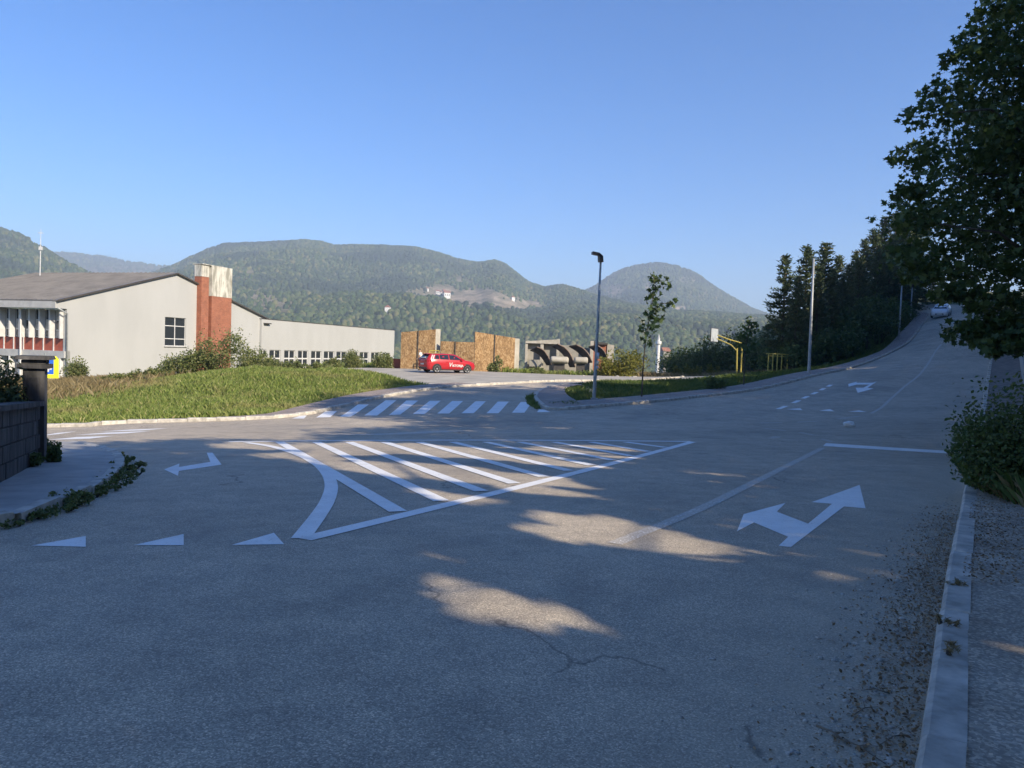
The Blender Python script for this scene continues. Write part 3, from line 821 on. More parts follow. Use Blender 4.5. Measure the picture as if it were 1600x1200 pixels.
def limb(p0, p1, rng, n=5, wob=0.12, sag=0.15):
    p0, p1 = np.array(p0, float), np.array(p1, float); L = np.linalg.norm(p1 - p0); out = []
    for i in range(n + 1):
        t = i / n; q = p0 + (p1 - p0) * t + rng.normal(size=3) * wob * L * 0.3 * math.sin(math.pi * t); q[2] += sag * L * math.sin(math.pi * t) * 0.5
        out.append(q)
    return out

# gaps in the canopy that let the sun through to the road: (pixel where the light lands, half length along the light, half width)
SUNPATCH = []
for (px, py, a, b) in [(955, 832, 0.95, 0.62), (890, 812, 0.5, 0.25), (1010, 850, 0.6, 0.22), (785, 945, 0.62, 0.27), (730, 925, 0.4, 0.22), (850, 965, 0.35, 0.16), (690, 870, 0.25, 0.1), (1270, 900, 0.2, 0.07), (1560, 1040, 0.35, 0.09), (1330, 905, 0.18, 0.06),
                       (480, 712, 0.9, 0.8), (570, 730, 1.5, 0.5), (660, 735, 1.5, 0.55), (750, 742, 1.8, 0.7), (640, 700, 2.0, 0.9), (780, 712, 1.4, 0.6), (860, 722, 1.0, 0.45), (900, 706, 1.3, 0.4), (700, 775, 0.8, 0.25), (520, 700, 1.6, 0.8), (840, 765, 0.9, 0.3), (400, 696, 1.4, 0.7), (945, 700, 0.8, 0.3)]:
    SUNPATCH.append((on_road(px, py), a + min(0.16, a * 0.3), b + min(0.12, b * 0.35)))
SDIR = np.array(SUN)
SH = np.array((SUN.x, SUN.y)) / math.hypot(SUN.x, SUN.y)

def lit_gap(P, grow=1.0):
    """True for leaves that would shade one of the sun patches"""
    out = np.zeros(len(P), bool)
    for q, a, b in SUNPATCH:
        t = (P[:, 2] - q[2]) / SDIR[2]
        g = P[:, :2] - t[:, None] * SDIR[None, :2] - q[None, :2]
        u = g @ SH; w = g @ np.array((-SH[1], SH[0]))
        ang = np.arctan2(w / b, u / a)
        out |= (u / a) ** 2 + (w / b) ** 2 < grow * (1 + 0.3 * np.sin(3 * ang + q[0]) + 0.2 * np.sin(7 * ang))
    return out

def crown_points(centre, prof, n_clump, per, clump_r, rng, flat=0.6, shell=0.35, lean=(0, 0)):
    """clumps of leaves spread through a crown whose radius over height is prof [(z, r), ...]"""
    zs = np.array([p[0] for p in prof]); rs = np.array([p[1] for p in prof])
    zc = rng.uniform(zs[0], zs[-1], n_clump * 3); wgt = np.interp(zc, zs, rs); keep = rng.random(len(zc)) * rs.max() < wgt + 0.1 * rs.max()
    zc = zc[keep][:n_clump]; n = len(zc)
    rad = np.interp(zc, zs, rs) * (shell + (1 - shell) * rng.random(n) ** 0.55); an = rng.random(n) * 2 * math.pi
    C = np.stack([centre[0] + rad * np.cos(an), centre[1] + rad * np.sin(an), centre[2] + zc], 1)
    cr = clump_r * (0.6 + 0.8 * rng.random(n))
    P = C[:, None, :] + ball(n * per, rng, 0.2).reshape(n, per, 3) * cr[:, None, None] * np.array((1, 1, flat))
    return C, P.reshape(-1, 3)

def broad_tree(name, x, y, h, prof, label, cat='tree', group=None, n_clump=220, per=120, clump_r=0.9, leaf=0.14, shape=MAPLE2D, mat='maple_leaf', trunk_r=0.22, seed=1, gap=False, flat=0.6, z=None, limbs=26, extra=None):
    rng = np.random.default_rng(seed)
    z0 = GZ(x, y) if z is None else z
    root = empty(name, (x, y, z0))
    C, P = crown_points((0, 0, 0), prof, n_clump, per, clump_r, rng, flat)
    if extra is not None:
        C = np.concatenate([C, extra[0]]); P = np.concatenate([P, extra[1]])
    if gap:
        Pw = P + np.array((x, y, z0)); P = P[~lit_gap(Pw)]
    link_mesh('crown', leaf_mesh('crown', P, leaf * (0.65 + 0.6 * rng.random(len(P))), shape, mat, 0.5, rng=rng), root)
    mb = MB()
    top = h * 0.8
    tp = [np.array((0.12 * math.sin(i * 1.3 + seed), 0.12 * math.cos(i * 1.7 + seed), -0.25 + (top + 0.25) * i / 7)) for i in range(8)]
    mb.tube(tp, [trunk_r * 1.35] + [trunk_r * (1 - 0.11 * i) for i in range(1, 8)], 9)
    pick = rng.choice(len(C), min(limbs, len(C)), replace=False)
    for i in pick:
        c = C[i]; zb = max(prof[0][0] * 0.75, min(c[2] - 0.25 * math.hypot(c[0], c[1]), top * 0.95)); k = min(6, max(0, int(zb / top * 7)))
        s = tp[k] + (tp[k + 1] - tp[k]) * 0.5
        mb.tube(limb(s, c, rng), [trunk_r * f for f in (0.34, 0.28, 0.21, 0.15, 0.10, 0.05)], 5)
    mb.build('trunk', 'bark', root, True)
    return tag(root, label, cat, group)

def copy_tree(o, x, y, z, rz, sc=1.0, label=None, group=None, sz=None):
    c = o.copy(); COL.objects.link(c); c.location = (x, y, z); c.rotation_euler = (0, 0, rz); c.scale = (sc, sc, sz or sc)
    if label: c['label'] = label
    if group: c['group'] = group
    for ch in list(o.children):
        d = ch.copy(); COL.objects.link(d); d.parent = c
    return c

# the big maple whose branches hang over the pavement
MX, MY = 15.5, 17.3
mprof = [(3.1, 3.0), (4.2, 5.1), (5.0, 6.0), (6.6, 5.8), (8.2, 5.0), (10.2, 4.3), (12.2, 3.2), (14.0, 1.4)]
rg = np.random.default_rng(5)
mz = GZ(MX, MY)
ex_c = []
for (px, py, yy) in [(1516, 518, 15.5), (1530, 522, 15.2), (1545, 530, 15), (1560, 545, 14.5), (1580, 540, 14.5), (1600, 530, 14.5), (1552, 508, 15.5), (1570, 515, 15),
                     (1425, 245, 15.5), (1420, 300, 15.5), (1432, 345, 15.5), (1450, 180, 15.8), (1475, 145, 16), (1505, 90, 16), (1530, 60, 16), (1560, 20, 16), (1425, 400, 15.5), (1440, 432, 15.5), (1480, 460, 15.5), (1500, 455, 15.3), (1540, 470, 15.2), (1575, 480, 15.2), (1590, 505, 14.8)]:
    ex_c.append(at_depth(px, py, yy) - np.array((MX, MY, mz)))
ex_c = np.array(ex_c)
ex_p = (ex_c[:, None, :] + ball(len(ex_c) * 120, rg, 0.2).reshape(len(ex_c), 120, 3) * np.array((0.5, 0.5, 0.26))[None, None, :] * (0.7 + 0.6 * rg.random((len(ex_c), 1, 1)))).reshape(-1, 3)
maple = broad_tree('maple_tree', MX, MY, 14, mprof, 'tall dark maple hanging its branches over the right pavement', n_clump=640, per=100, clump_r=0.95, leaf=0.17, seed=21, gap=True, flat=0.55, trunk_r=0.27, limbs=60, extra=(ex_c, ex_p))

# more maples along the right pavement, towards the viewer's back, out of view and shading the road
oprof = [(2.6, 2.6), (4.2, 4.3), (6.5, 4.6), (8.8, 3.9), (10.8, 2.6), (12.3, 0.9)]
def scaled(prof, k): return [(z * k, r * (0.75 + 0.25 * k)) for z, r in prof]
LB = 'roadside maple standing beside the lower pavement out of view, shading the road'
for i, (p, s, k) in enumerate([(8.8, 11.5, 1.02), (9.0, 5.4, 1.10), (9.3, -0.8, 1.15), (9.2, -7.5, 1.15), (9.3, 18.0, 1.50), (9.0, 24.8, 1.60), (9.6, 33.0, 1.30), (15.0, 2.0, 1.2), (9.6, 40.5, 1.15), (14.0, 21.5, 1.15), (14.0, 14.8, 0.9), (14.0, 29.0, 1.1), (14.0, 37.0, 1.1), (13.0, 45.0, 1.0)]):
    x, y = 0.838 * (p - 0.35) + 0.545 * s, -0.545 * (p - 0.35) + 0.838 * s
    broad_tree('maple_tree', x, y, 12.3 * k, scaled(oprof, k), LB, group='maples along the lower pavement', n_clump=290, per=60, clump_r=1.15, leaf=0.34, shape=DIAM2D, seed=40 + i, gap=True, flat=0.7, trunk_r=0.2, limbs=14)

# conifers and broadleaf trees on the wooded slope
def conifer_mesh(seed, h=11.0, r=2.4):
    rng = np.random.default_rng(seed); P, D, S = [], [], []
    mb = MB(); mb.tube([(0, 0, -0.4), (0.05, 0, h * 0.5), (0, 0, h)], [0.17, 0.10, 0.02], 7)
    z = 0.09 * h
    while z < h * 0.985:
        L0 = r * (1 - z / h) ** 0.78 + 0.12
        nb = int(6 + 3 * rng.random())
        for k in range(nb):
            a = rng.random() * 6.283; L = L0 * (0.7 + 0.5 * rng.random()); el = 0.28 - 0.55 * (1 - z / h) + 0.1 * rng.normal()
            d = np.array((math.cos(a) * math.cos(el), math.sin(a) * math.cos(el), math.sin(el)))
            m = int(7 + 17 * L)
            t = rng.random(m) ** 0.75 * L
            q = np.array((0, 0, z)) + d * t[:, None] + rng.normal(size=(m, 3)) * np.array((0.13, 0.13, 0.06)) * (0.4 + t / L0)[:, None]
            q[:, 2] += 0.10 * t ** 2 / max(L, .3)
            P.append(q); D.append(np.tile(d + np.array((0, 0, 0.25)), (m, 1))); S.append(0.30 + 0.22 * rng.random(m))
            if rng.random() < 0.35: mb.tube([(0, 0, z), tuple(np.array((0, 0, z)) + d * L * 0.85)], [0.035, 0.01], 4)
        z += 0.26 + 0.10 * rng.random()
    P, D, S = np.concatenate(P), np.concatenate(D), np.concatenate(S)
    return leaf_mesh('crown', P, S, NEEDLE2D, 'pine_needles', 0.2, D, rng), raw_mesh('trunk', mb.v, mb.f, 'bark', True)

CONI = [conifer_mesh(3), conifer_mesh(8, 11, 2.1), conifer_mesh(15, 11, 2.8)]
def conifer(px, top_y, yy, var, label, group='conifers on the wooded slope', fat=1.0):
    p = at_depth(px, top_y, yy); z0 = GZ(p[0], p[1]); h = p[2] - z0
    root = empty('pine_tree', (p[0], p[1], z0)); sc = h / 11.0
    root.scale = (sc * fat, sc * fat, sc); root.rotation_euler = (0, 0, random.uniform(0, 6.28))
    link_mesh('crown', CONI[var][0], root); link_mesh('trunk', CONI[var][1], root)
    return tag(root, label, 'pine', group)

conifer(1228, 398, 63, 0, 'dark spruce with drooping tiers standing at the outer edge of the wooded slope', fat=0.95)
conifer(1262, 382, 66, 2, 'tall spruce with browned top branches behind the tall light pole', fat=0.9)
conifer(1291, 379, 70, 1, 'dark spruce right behind the tall light pole, its tip sunlit', fat=1.1)
LC = 'dark conifer crowded on the wooded slope above the street'
for (px, ty, yy, v) in [(1311, 398, 74, 0), (1327, 412, 78, 2), (1338, 392, 84, 1), (1352, 374, 90, 0), (1366, 356, 94, 2), (1384, 338, 97, 1), (1401, 332, 96, 0), (1344, 400, 80, 2), (1374, 382, 86, 1), (1394, 372, 89, 2), (1412, 366, 92, 0), (1424, 330, 104, 1),
                        (1440, 322, 108, 2), (1408, 345, 100, 1), (1300, 420, 71, 2), (1280, 425, 64, 1), (1248, 430, 61, 1), (1318, 430, 73, 1)]:
    conifer(px, ty, yy, v, LC)

BROAD = []
for sd in (61, 62):
    t = broad_tree('broadleaf_tree', 60 + 12 * (sd - 61), 70 + 8 * (sd - 61), 12.5, oprof, 'dark leafy tree on the hillside across the street from the spruces', group='leafy trees on the right hillside', n_clump=150, per=55, clump_r=1.15, leaf=0.34, shape=DIAM2D, seed=sd, flat=0.7, limbs=12)
    BROAD.append(t)
rr = random.Random(4)
for i in range(44):
    s = 48 + 70 * (i % 15) / 14 + rr.uniform(-2, 2); p = 8.5 + 9.5 * (i // 15) + rr.uniform(-1.5, 1.5)
    x, y = 0.838 * (p - 0.35) + 0.545 * s, -0.545 * (p - 0.35) + 0.838 * s
    copy_tree(BROAD[i % 2], x, y, GZ(x, y) - 0.1, rr.uniform(0, 6.3), rr.uniform(1.05, 1.35) * (0.82 if s < 58 else 1.0))

def bush(name, x, y, w, h, label, mat='shrub_leaf', leaf=0.13, n=1500, seed=1, cat='bush', group=None, clumps=14, z=None, shape=LEAF2D, d=None, stems=8, tall=0.0):
    rng = np.random.default_rng(seed); z0 = GZ(x, y) if z is None else z
    root = empty(name, (x, y, z0)); d = d or w
    C = ball(clumps, rng, 0.4) * np.array((w * 0.36, d * 0.36, h * 0.34)) + np.array((0, 0, h * 0.5))
    C[:, 2] *= 0.75 + 0.5 * rng.random(clumps)
    cr = 0.26 * min(w, h * 1.2) * (0.7 + 0.7 * rng.random(clumps))
    per = n // clumps
    P = (C[:, None, :] + ball(clumps * per, rng, 0.25).reshape(clumps, per, 3) * cr[:, None, None]).reshape(-1, 3)
    if tall:
        m = int(n * 0.12); k = rng.integers(0, clumps, m // 12); q = []
        for j in k:
            dr = unit(np.array((rng.normal() * .5, rng.normal() * .5, 1.0))); q.append(C[j] + dr * (rng.random(12) * tall * h + cr[j] * 0.6)[:, None] + rng.normal(size=(12, 3)) * 0.05)
        P = np.concatenate([P] + q)
    P = P[P[:, 2] > 0.02]
    link_mesh('foliage', leaf_mesh('foliage', P, leaf * (0.6 + 0.7 * rng.random(len(P))), shape, mat, 0.4, rng=rng), root)
    mb = MB()
    for k in range(stems):
        c = C[k % clumps]; mb.tube(limb((c[0] * 0.25, c[1] * 0.25, -0.1), c, rng, 4, 0.2, 0.1), [0.035, 0.028, 0.02, 0.014, 0.008], 5)
    mb.build('stem', 'bark', root, True)
    return tag(root, label, cat, group)

# bushes along the school wall, on the crest of the mound
BG = 'bushes in front of the school'
for i, (px, yy, w, h, lb) in enumerate([(345, 46, 4.2, 2.5, 'bushy green shrub growing against the brick chimney'), (310, 45.5, 3.2, 1.7, 'leafy shrub left of the brick chimney under the wall window'), (280, 45, 3.0, 1.3, 'low shrub under the two-row window of the gable wall'),
                                        (395, 48, 3.6, 1.7, 'shrub between the brick chimney and the low wing'), (425, 50, 3.0, 1.0, 'shrub at the first windows of the low wing'), (460, 53, 3.6, 0.85, 'low shrub below the middle windows of the low wing'),
                                        (500, 58, 3.0, 0.65, 'low shrub on the lot edge under the wing windows'), (548, 63, 2.4, 1.6, 'round bush hiding a window near the end of the low wing'), (598, 66, 2.4, 1.35, 'leafy bush at the end corner of the low wing'), (520, 61, 2.0, 0.9, 'small scrub bush in front of the wing windows'),
                                        (240, 43, 3.4, 0.6, 'low bramble in front of the plain gable wall'), (200, 42, 3.4, 0.5, 'low bramble patch along the gable wall'), (165, 41, 2.6, 0.4, 'small bramble near the drainpipe corner'), (118, 47, 1.4, 1.5, 'thin weed bush at the drainpipe corner of the school')]):
    p = at_depth(px, 560, yy)
    bush('bush', p[0], p[1], w, h, lb, 'shrub_leaf', 0.12, 3600, 100 + i, group=BG, tall=0.35, clumps=20)

p = at_depth(975, 560, 66); bush('bush', p[0], p[1], 5.0, 2.6, 'sunlit yellow-green bush beside the ruined stand', 'yellow_shrub_leaf', 0.22, 2600, 130, clumps=20)
p = at_depth(945, 560, 65); bush('bush', p[0], p[1], 2.0, 1.7, 'small yellow-green bush behind the leaning lamp post', 'yellow_shrub_leaf', 0.2, 900, 131)
for i, (px, w, h) in enumerate([(778, 1.0, 1.6), (768, 0.8, 1.0), (838, 2.0, 0.8)]):
    p = at_depth(px, 565, 65.2); bush('weed', p[0], p[1], w, h, ['tall weed growing against the right wooden panels', 'short weed at the foot of the right wooden panels', 'low weed before the concrete frame'][i], 'shrub_leaf', 0.16, 500, 140 + i, 'weed')
LS = 'dark shrub in the scrub behind the basketball hoop'
for i, (px, yy, w, h) in enumerate([(1050, 84, 4, 3.0), (1075, 82, 4, 3.6), (1098, 80, 4.5, 3.4), (1125, 79, 4.5, 4.0), (1145, 78, 4, 3.9), (1178, 74, 4, 4.6), (1200, 72, 4, 3.9), (1060, 88, 5, 3.4), (1110, 86, 5, 4.3), (1160, 82, 5, 5.0)]):
    p = at_depth(px, 550, yy); bush('shrub', p[0], p[1], w, h, LS, 'dark_shrub_leaf', 0.26, 1500, 150 + i, 'shrub', group='scrub behind the sports ground')
LU = 'dark undergrowth shrub at the foot of the conifers'
for i, (px, yy, w, h) in enumerate([(1215, 62, 3, 2.4), (1245, 60, 3, 2.2), (1280, 61, 3.4, 2.8), (1305, 62, 3, 3.4), (1330, 65, 3.4, 3.4), (1352, 70, 3.6, 5.5), (1372, 72, 3.6, 5.2), (1390, 77, 3, 3.8), (1402, 82, 3, 3.4), (1225, 65, 3, 3), (1265, 63, 3, 3.4), (1318, 70, 4, 5)]):
    p = at_depth(px, 550, yy); bush('shrub', p[0], p[1], w, h, LU, 'dark_shrub_leaf', 0.24, 1500, 170 + i, 'shrub', group='undergrowth below the conifers')
p = at_depth(1118, 597, 40.6); bush('bush', p[0], p[1], 1.7, 0.7, 'low dark bush on the grass strip between the two saplings', 'dark_shrub_leaf', 0.13, 900, 190)
for i, px in enumerate((1060, 1075, 1092, 1112, 1122)):
    p = at_depth(px, 560, 70); bush('fern', p[0], p[1], 1.1, 1.4, 'bright yellow-green weed clump in the rough field', 'yellow_shrub_leaf', 0.22, 260, 195 + i, 'weed', group='pale weeds in the rough field', clumps=6)

# roadside bush and rough grass at the right pavement
p = on_road(1563, 800); 
rb = bush('bush', p[0] + 0.50, p[1] + 0.50, 1.35, 1.25, 'dense dark bush spilling over the right kerb', 'dark_shrub_leaf', 0.055, 10000, 211, clumps=34, z=H(p[0], p[1]) + 0.1, d=2.3, tall=0.45)
# conifer hedge behind the left wall
for i, (x, y, h, lb) in enumerate([(-8.05, 11.45, 1.75, 'dark clipped conifer between the block wall and the stone pillar'), (-8.15, 10.5, 1.65, 'dark clipped conifer behind the middle of the block wall'), (-8.8, 11.2, 1.9, 'taller dark conifer behind the other two by the wall')]):
    bush('hedge_shrub', x, y, 0.95, h, lb, 'pine_needles', 0.14, 3200, 220 + i, 'hedge', 'conifers behind the block wall', clumps=22, z=H(x, y) + 0.1, shape=NEEDLE2D)

# two staked saplings on the grass strip
def sapling(px, py, yy, top, trunk_px, clump_px, label, seed, leaf=0.25, per=11, rad=0.34):
    b = at_depth(px, py, yy); z0 = GZ(b[0], b[1]); rng = np.random.default_rng(seed)
    root = empty('sapling_tree', (b[0], b[1], z0))
    line = [np.array((0, 0, -0.2))] + [at_depth(x, y, yy) - np.array((b[0], b[1], z0)) for x, y in trunk_px]
    line = smooth_line(line, 0.35); n = len(line)
    mb = MB(); mb.tube(line, [0.045 - 0.034 * i / (n - 1) for i in range(n)], 7)
    P = []
    for (x, y, k) in clump_px:
        c = at_depth(x, y, yy + rng.normal() * 0.15) - np.array((b[0], b[1], z0))
        j = min(range(n), key=lambda i: np.linalg.norm(line[i] - c) + (0.6 if line[i][2] > c[2] else 0))
        mb.tube([line[j], (line[j] + c) / 2 + np.array((0, 0, 0.04)), c], [0.014, 0.010, 0.006], 4)
        P.append(c + ball(int(per * k), rng, 0.3) * np.array((rad, rad, rad * 0.8)) * k ** 0.5)
    P = np.concatenate(P)
    link_mesh('crown', leaf_mesh('crown', P, leaf * (0.7 + 0.5 * rng.random(len(P))), MAPLE2D, 'maple_leaf', 0.1, rng=rng, droop=0.35), root)
    mb.build('trunk', 'bark', root, True)
    return tag(root, label, 'tree')
sapling(1003, 604, 35.5, 428, [(1004, 590), (1006, 560), (1009, 530), (1014, 500), (1019, 470), (1022, 440), (1021, 431)],
        [(1012, 530, 1.3), (1008, 524, .8), (1016, 515, 1.3), (1022, 508, 1), (1007, 512, .9), (1012, 500, 1.2), (1018, 492, 1), (1022, 498, .7), (1028, 500, .5), (1036, 498, .4), (1014, 486, 1), (1020, 480, .9), (1026, 480, .8), (1035, 478, .7), (1045, 474, .6), (1052, 473, .5), (1040, 484, .4), (1015, 470, .9), (1021, 465, .8), (1026, 458, .6),
         (1016, 455, .7), (1024, 448, .9), (1031, 445, .8), (1038, 440, .7), (1043, 437, .5), (1017, 441, .7), (1022, 434, .8), (1028, 436, .5), (1042, 447, .4)], 'thin young maple sapling leaning beside the dark lamp post', 301)
sapling(1163, 583, 42, 498, [(1163, 570), (1164, 550), (1167, 530), (1170, 510), (1172, 500)],
        [(1163, 545, 1.2), (1158, 538, 1.1), (1170, 540, 1.2), (1175, 530, 1), (1160, 528, 1.1), (1168, 522, 1.2), (1176, 518, .9), (1164, 515, .9), (1171, 508, 1), (1178, 508, .6), (1156, 520, .6), (1180, 540, .7), (1172, 500, .7), (1163, 534, 1)], 'small leafy sapling on the grass strip before the basketball hoop', 302, 0.26)

# grass
def grass(name, poly, n, hmin, hmax, mat, label, width=0.03, seed=1, avoid=(), zf=None, dens=None):
    rng = np.random.default_rng(seed); poly = [tuple(p) for p in poly]
    xs = [p[0] for p in poly]; ys = [p[1] for p in poly]; X, Y = [], []
    tot = 0
    while tot < n:
        x = rng.uniform(min(xs), max(xs), n); y = rng.uniform(min(ys), max(ys), n)
        m = in_poly(x, y, poly)
        for A in avoid: m &= ~in_poly(x, y, [tuple(q) for q in A])
        if dens is not None: m &= rng.random(n) < dens(x, y)
        X.append(x[m]); Y.append(y[m]); tot += int(m.sum())
    X = np.concatenate(X)[:n]; Y = np.concatenate(Y)[:n]; Z = (zf or ground_z)(X, Y)
    cl = np.array([noise.noise(Vector((a * 0.45, b * 0.45, 3.0))) for a, b in zip(X, Y)])
    h = (hmin + (hmax - hmin) * rng.random(n)) * (0.75 + 0.6 * np.clip(cl + 0.4, 0, 1.2)); a = rng.random(n) * 6.283; w = width * (0.7 + 0.6 * rng.random(n))
    ln = rng.normal(size=(n, 2)) * 0.35 * h[:, None]
    b0 = np.stack([X - w * np.cos(a), Y - w * np.sin(a), Z - 0.03], 1); b1 = np.stack([X + w * np.cos(a), Y + w * np.sin(a), Z - 0.03], 1)
    m0 = np.stack([X + ln[:, 0] * .35 + .7 * w * np.cos(a), Y + ln[:, 1] * .35 + .7 * w * np.sin(a), Z + 0.6 * h], 1)
    tp = np.stack([X + ln[:, 0], Y + ln[:, 1], Z + h], 1)
    V = np.stack([b0, b1, m0, tp], 1).reshape(-1, 3)
    me = poly_mesh(name, V, np.full(n, 4), np.arange(4 * n), mat)
    return tag(link_mesh(name, me), label, 'grass', kind='stuff')

so = [np.array(a) + (np.array(b) - np.array(a)) * w for a, b, w in zip(s1, s2, wl)]
MOUND = [tuple(p) for p in so if p[0] > -26] + [(-6.0, 46), (-11.5, 50), (-14.5, 55), (-20, 58), (-27, 50), (-30, 38)]
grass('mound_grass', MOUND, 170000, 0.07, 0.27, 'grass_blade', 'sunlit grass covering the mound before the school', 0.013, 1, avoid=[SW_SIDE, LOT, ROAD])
e0 = [tuple(p) for p in outer_l if p[1] < 100]
STRIP = e0 + [(44, 98), (36, 84), (30, 70), (24, 60), (20, 55)] + [tuple(p) for p in NOSE_KERB[:14]][::-1][::-1]
st_in = [p for p in NOSE_KERB if p[1] > on_road(905, 600.5)[1] - 0.4 and p[0] < on_road(1062, 590)[0] + .5]
STRIP = e0[3:] + [(44, 98), (36, 84), (30, 70), (24, 60), (19, 54.5)] + [tuple(p) for p in sorted(st_in, key=lambda q: -q[0])]
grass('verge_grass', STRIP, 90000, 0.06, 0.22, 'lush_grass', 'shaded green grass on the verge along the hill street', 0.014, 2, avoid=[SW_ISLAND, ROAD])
FIELD = [(8.5, 66), (14.5, 66), (19, 61), (24, 60), (32, 74), (34, 86), (22, 84), (10, 80)]
grass('field_grass', FIELD, 24000, 0.2, 0.6, 'dry_grass', 'dry tan grass of the rough field beyond the lot', 0.018, 3, avoid=[LOT, ROAD])
EDGE = [(-17, 63.5), (-16.5, 68), (-12, 69.2), (4, 69.2), (9, 68.5), (9, 67.6), (4, 68.0), (-12, 68.0)]
grass('lot_edge_grass', EDGE, 5000, 0.15, 0.6, 'grass_blade', 'tangled dry weeds along the far edge of the lot', 0.03, 4)
LEFTDRY = [(-31, 38), (-20, 33), (-16, 37), (-20, 46), (-29, 49)]
grass('tall_dry_grass', LEFTDRY, 14000, 0.2, 0.6, 'dry_grass', 'tall dry straw grass below the drainpipe corner of the school', 0.013, 5, dens=lambda x, y: sstep(-18, -26, x))

# ---------------------------------------------------------------- school building
simple('plaster', (0.405, 0.41, 0.40), (0.445, 0.45, 0.44), 0.5, 0.85, bump=0.12, bscale=30, stretch=(1, 1, 0.4), lo=0.3, hi=0.65)
simple('grey_paint', (0.40, 0.40, 0.40), (0.50, 0.50, 0.49), 2, 0.7)
simple('white_paint', (0.56, 0.56, 0.55), (0.66, 0.66, 0.65), 3, 0.5)
simple('red_panel', (0.30, 0.070, 0.040), (0.37, 0.095, 0.055), 3, 0.6)
simple('roof_sheet', (0.150, 0.142, 0.138), (0.215, 0.205, 0.195), 0.8, 0.6, bump=0.2, bscale=4, stretch=(1, 1, 1))
simple('dark_trim', (0.05, 0.045, 0.042), (0.08, 0.07, 0.06), 4, 0.6)
simple('glass', (0.030, 0.036, 0.042), None, rough=0.08, spec=0.8)
simple('blind', (0.30, 0.29, 0.26), (0.55, 0.53, 0.48), 3.5, 0.7, stretch=(0.2, 0.2, 6))
simple('weathered_plaster', (0.30, 0.29, 0.24), (0.62, 0.60, 0.53), 1.6, 0.9, bump=0.4, bscale=12, bdist=0.02, stretch=(1.6, 1.6, 0.45), lo=0.40, hi=0.58)
simple('galvanised', (0.24, 0.27, 0.28), (0.34, 0.37, 0.38), 5, 0.5, metal=0.35)
simple('pale_metal', (0.30, 0.32, 0.33), (0.40, 0.42, 0.42), 5, 0.5, metal=0.2)
simple('old_concrete', (0.22, 0.21, 0.18), (0.34, 0.32, 0.28), 1.2, 0.9, bump=0.4, bscale=10, bdist=0.03)
simple('pale_concrete', (0.36, 0.335, 0.28), (0.47, 0.44, 0.38), 2, 0.9, bump=0.4, bscale=8, bdist=0.03)
simple('black_plastic', (0.018, 0.018, 0.02), None, rough=0.45)

def make_brick(name, c1, c2, mo, w=0.25, h=0.075):
    m, nt, no, li, bs = new_mat(name)
    t = no.new('ShaderNodeTexCoord'); sp = no.new('ShaderNodeSeparateXYZ'); li.new(t.outputs['Object'], sp.inputs[0])
    cb = no.new('ShaderNodeCombineXYZ'); li.new(math_node(no, li, 'ADD', sp.outputs[0], sp.outputs[1]), cb.inputs[0]); li.new(sp.outputs[2], cb.inputs[1])
    b = no.new('ShaderNodeTexBrick'); li.new(cb.outputs[0], b.inputs['Vector'])
    b.inputs['Scale'].default_value = 1.0; b.inputs['Brick Width'].default_value = w; b.inputs['Row Height'].default_value = h; b.inputs['Mortar Size'].default_value = 0.008
    b.inputs['Color1'].default_value = (*c1, 1); b.inputs['Color2'].default_value = (*c2, 1); b.inputs['Mortar'].default_value = (*mo, 1)
    mott = ramp_node(no, [(0.3, (0.75, 0.72, 0.70)), (0.7, (1.2, 1.15, 1.12))]); li.new(noise_node(no, li, t.outputs['Object'], 1.8, 6, 0.7), mott.inputs[0])
    li.new(mix_col(no, li, 1.0, b.outputs['Color'], mott.outputs[0], 'MULTIPLY'), bs.inputs['Base Color'])
    bs.inputs['Roughness'].default_value = 0.9
    bump_node(no, li, b.outputs['Fac'], 0.6, -0.01, bs)
make_brick('brick', (0.40, 0.135, 0.068), (0.31, 0.095, 0.05), (0.30, 0.21, 0.16))

SA = at_depth(105, 470, 53.0); SB = at_depth(614, 515, 100.7)
su = (SB - SA)[:2]; su = su / np.linalg.norm(su); sw = np.array((-su[1], su[0]))
SZ = GZ(SA[0], SA[1]) - 0.3
school = empty('school_building', (SA[0], SA[1], SZ), math.atan2(su[1], su[0]))
tag(school, 'long white school with grey gable roof, brick chimney and low flat wing', 'building')
def on_wall(px, py, off=0.0):
    """(along the gable wall, height above the building's base) of a pixel; off moves the wall plane outwards"""
    d = ray(px, py); n = np.array((sw[0], sw[1])); a = SA[:2] - sw * off
    t = ((a - CAM_P[:2]) @ n) / (d[:2] @ n); p = CAM_P + d * t
    return float((p[:2] - SA[:2]) @ su), float(p[2] - SZ)

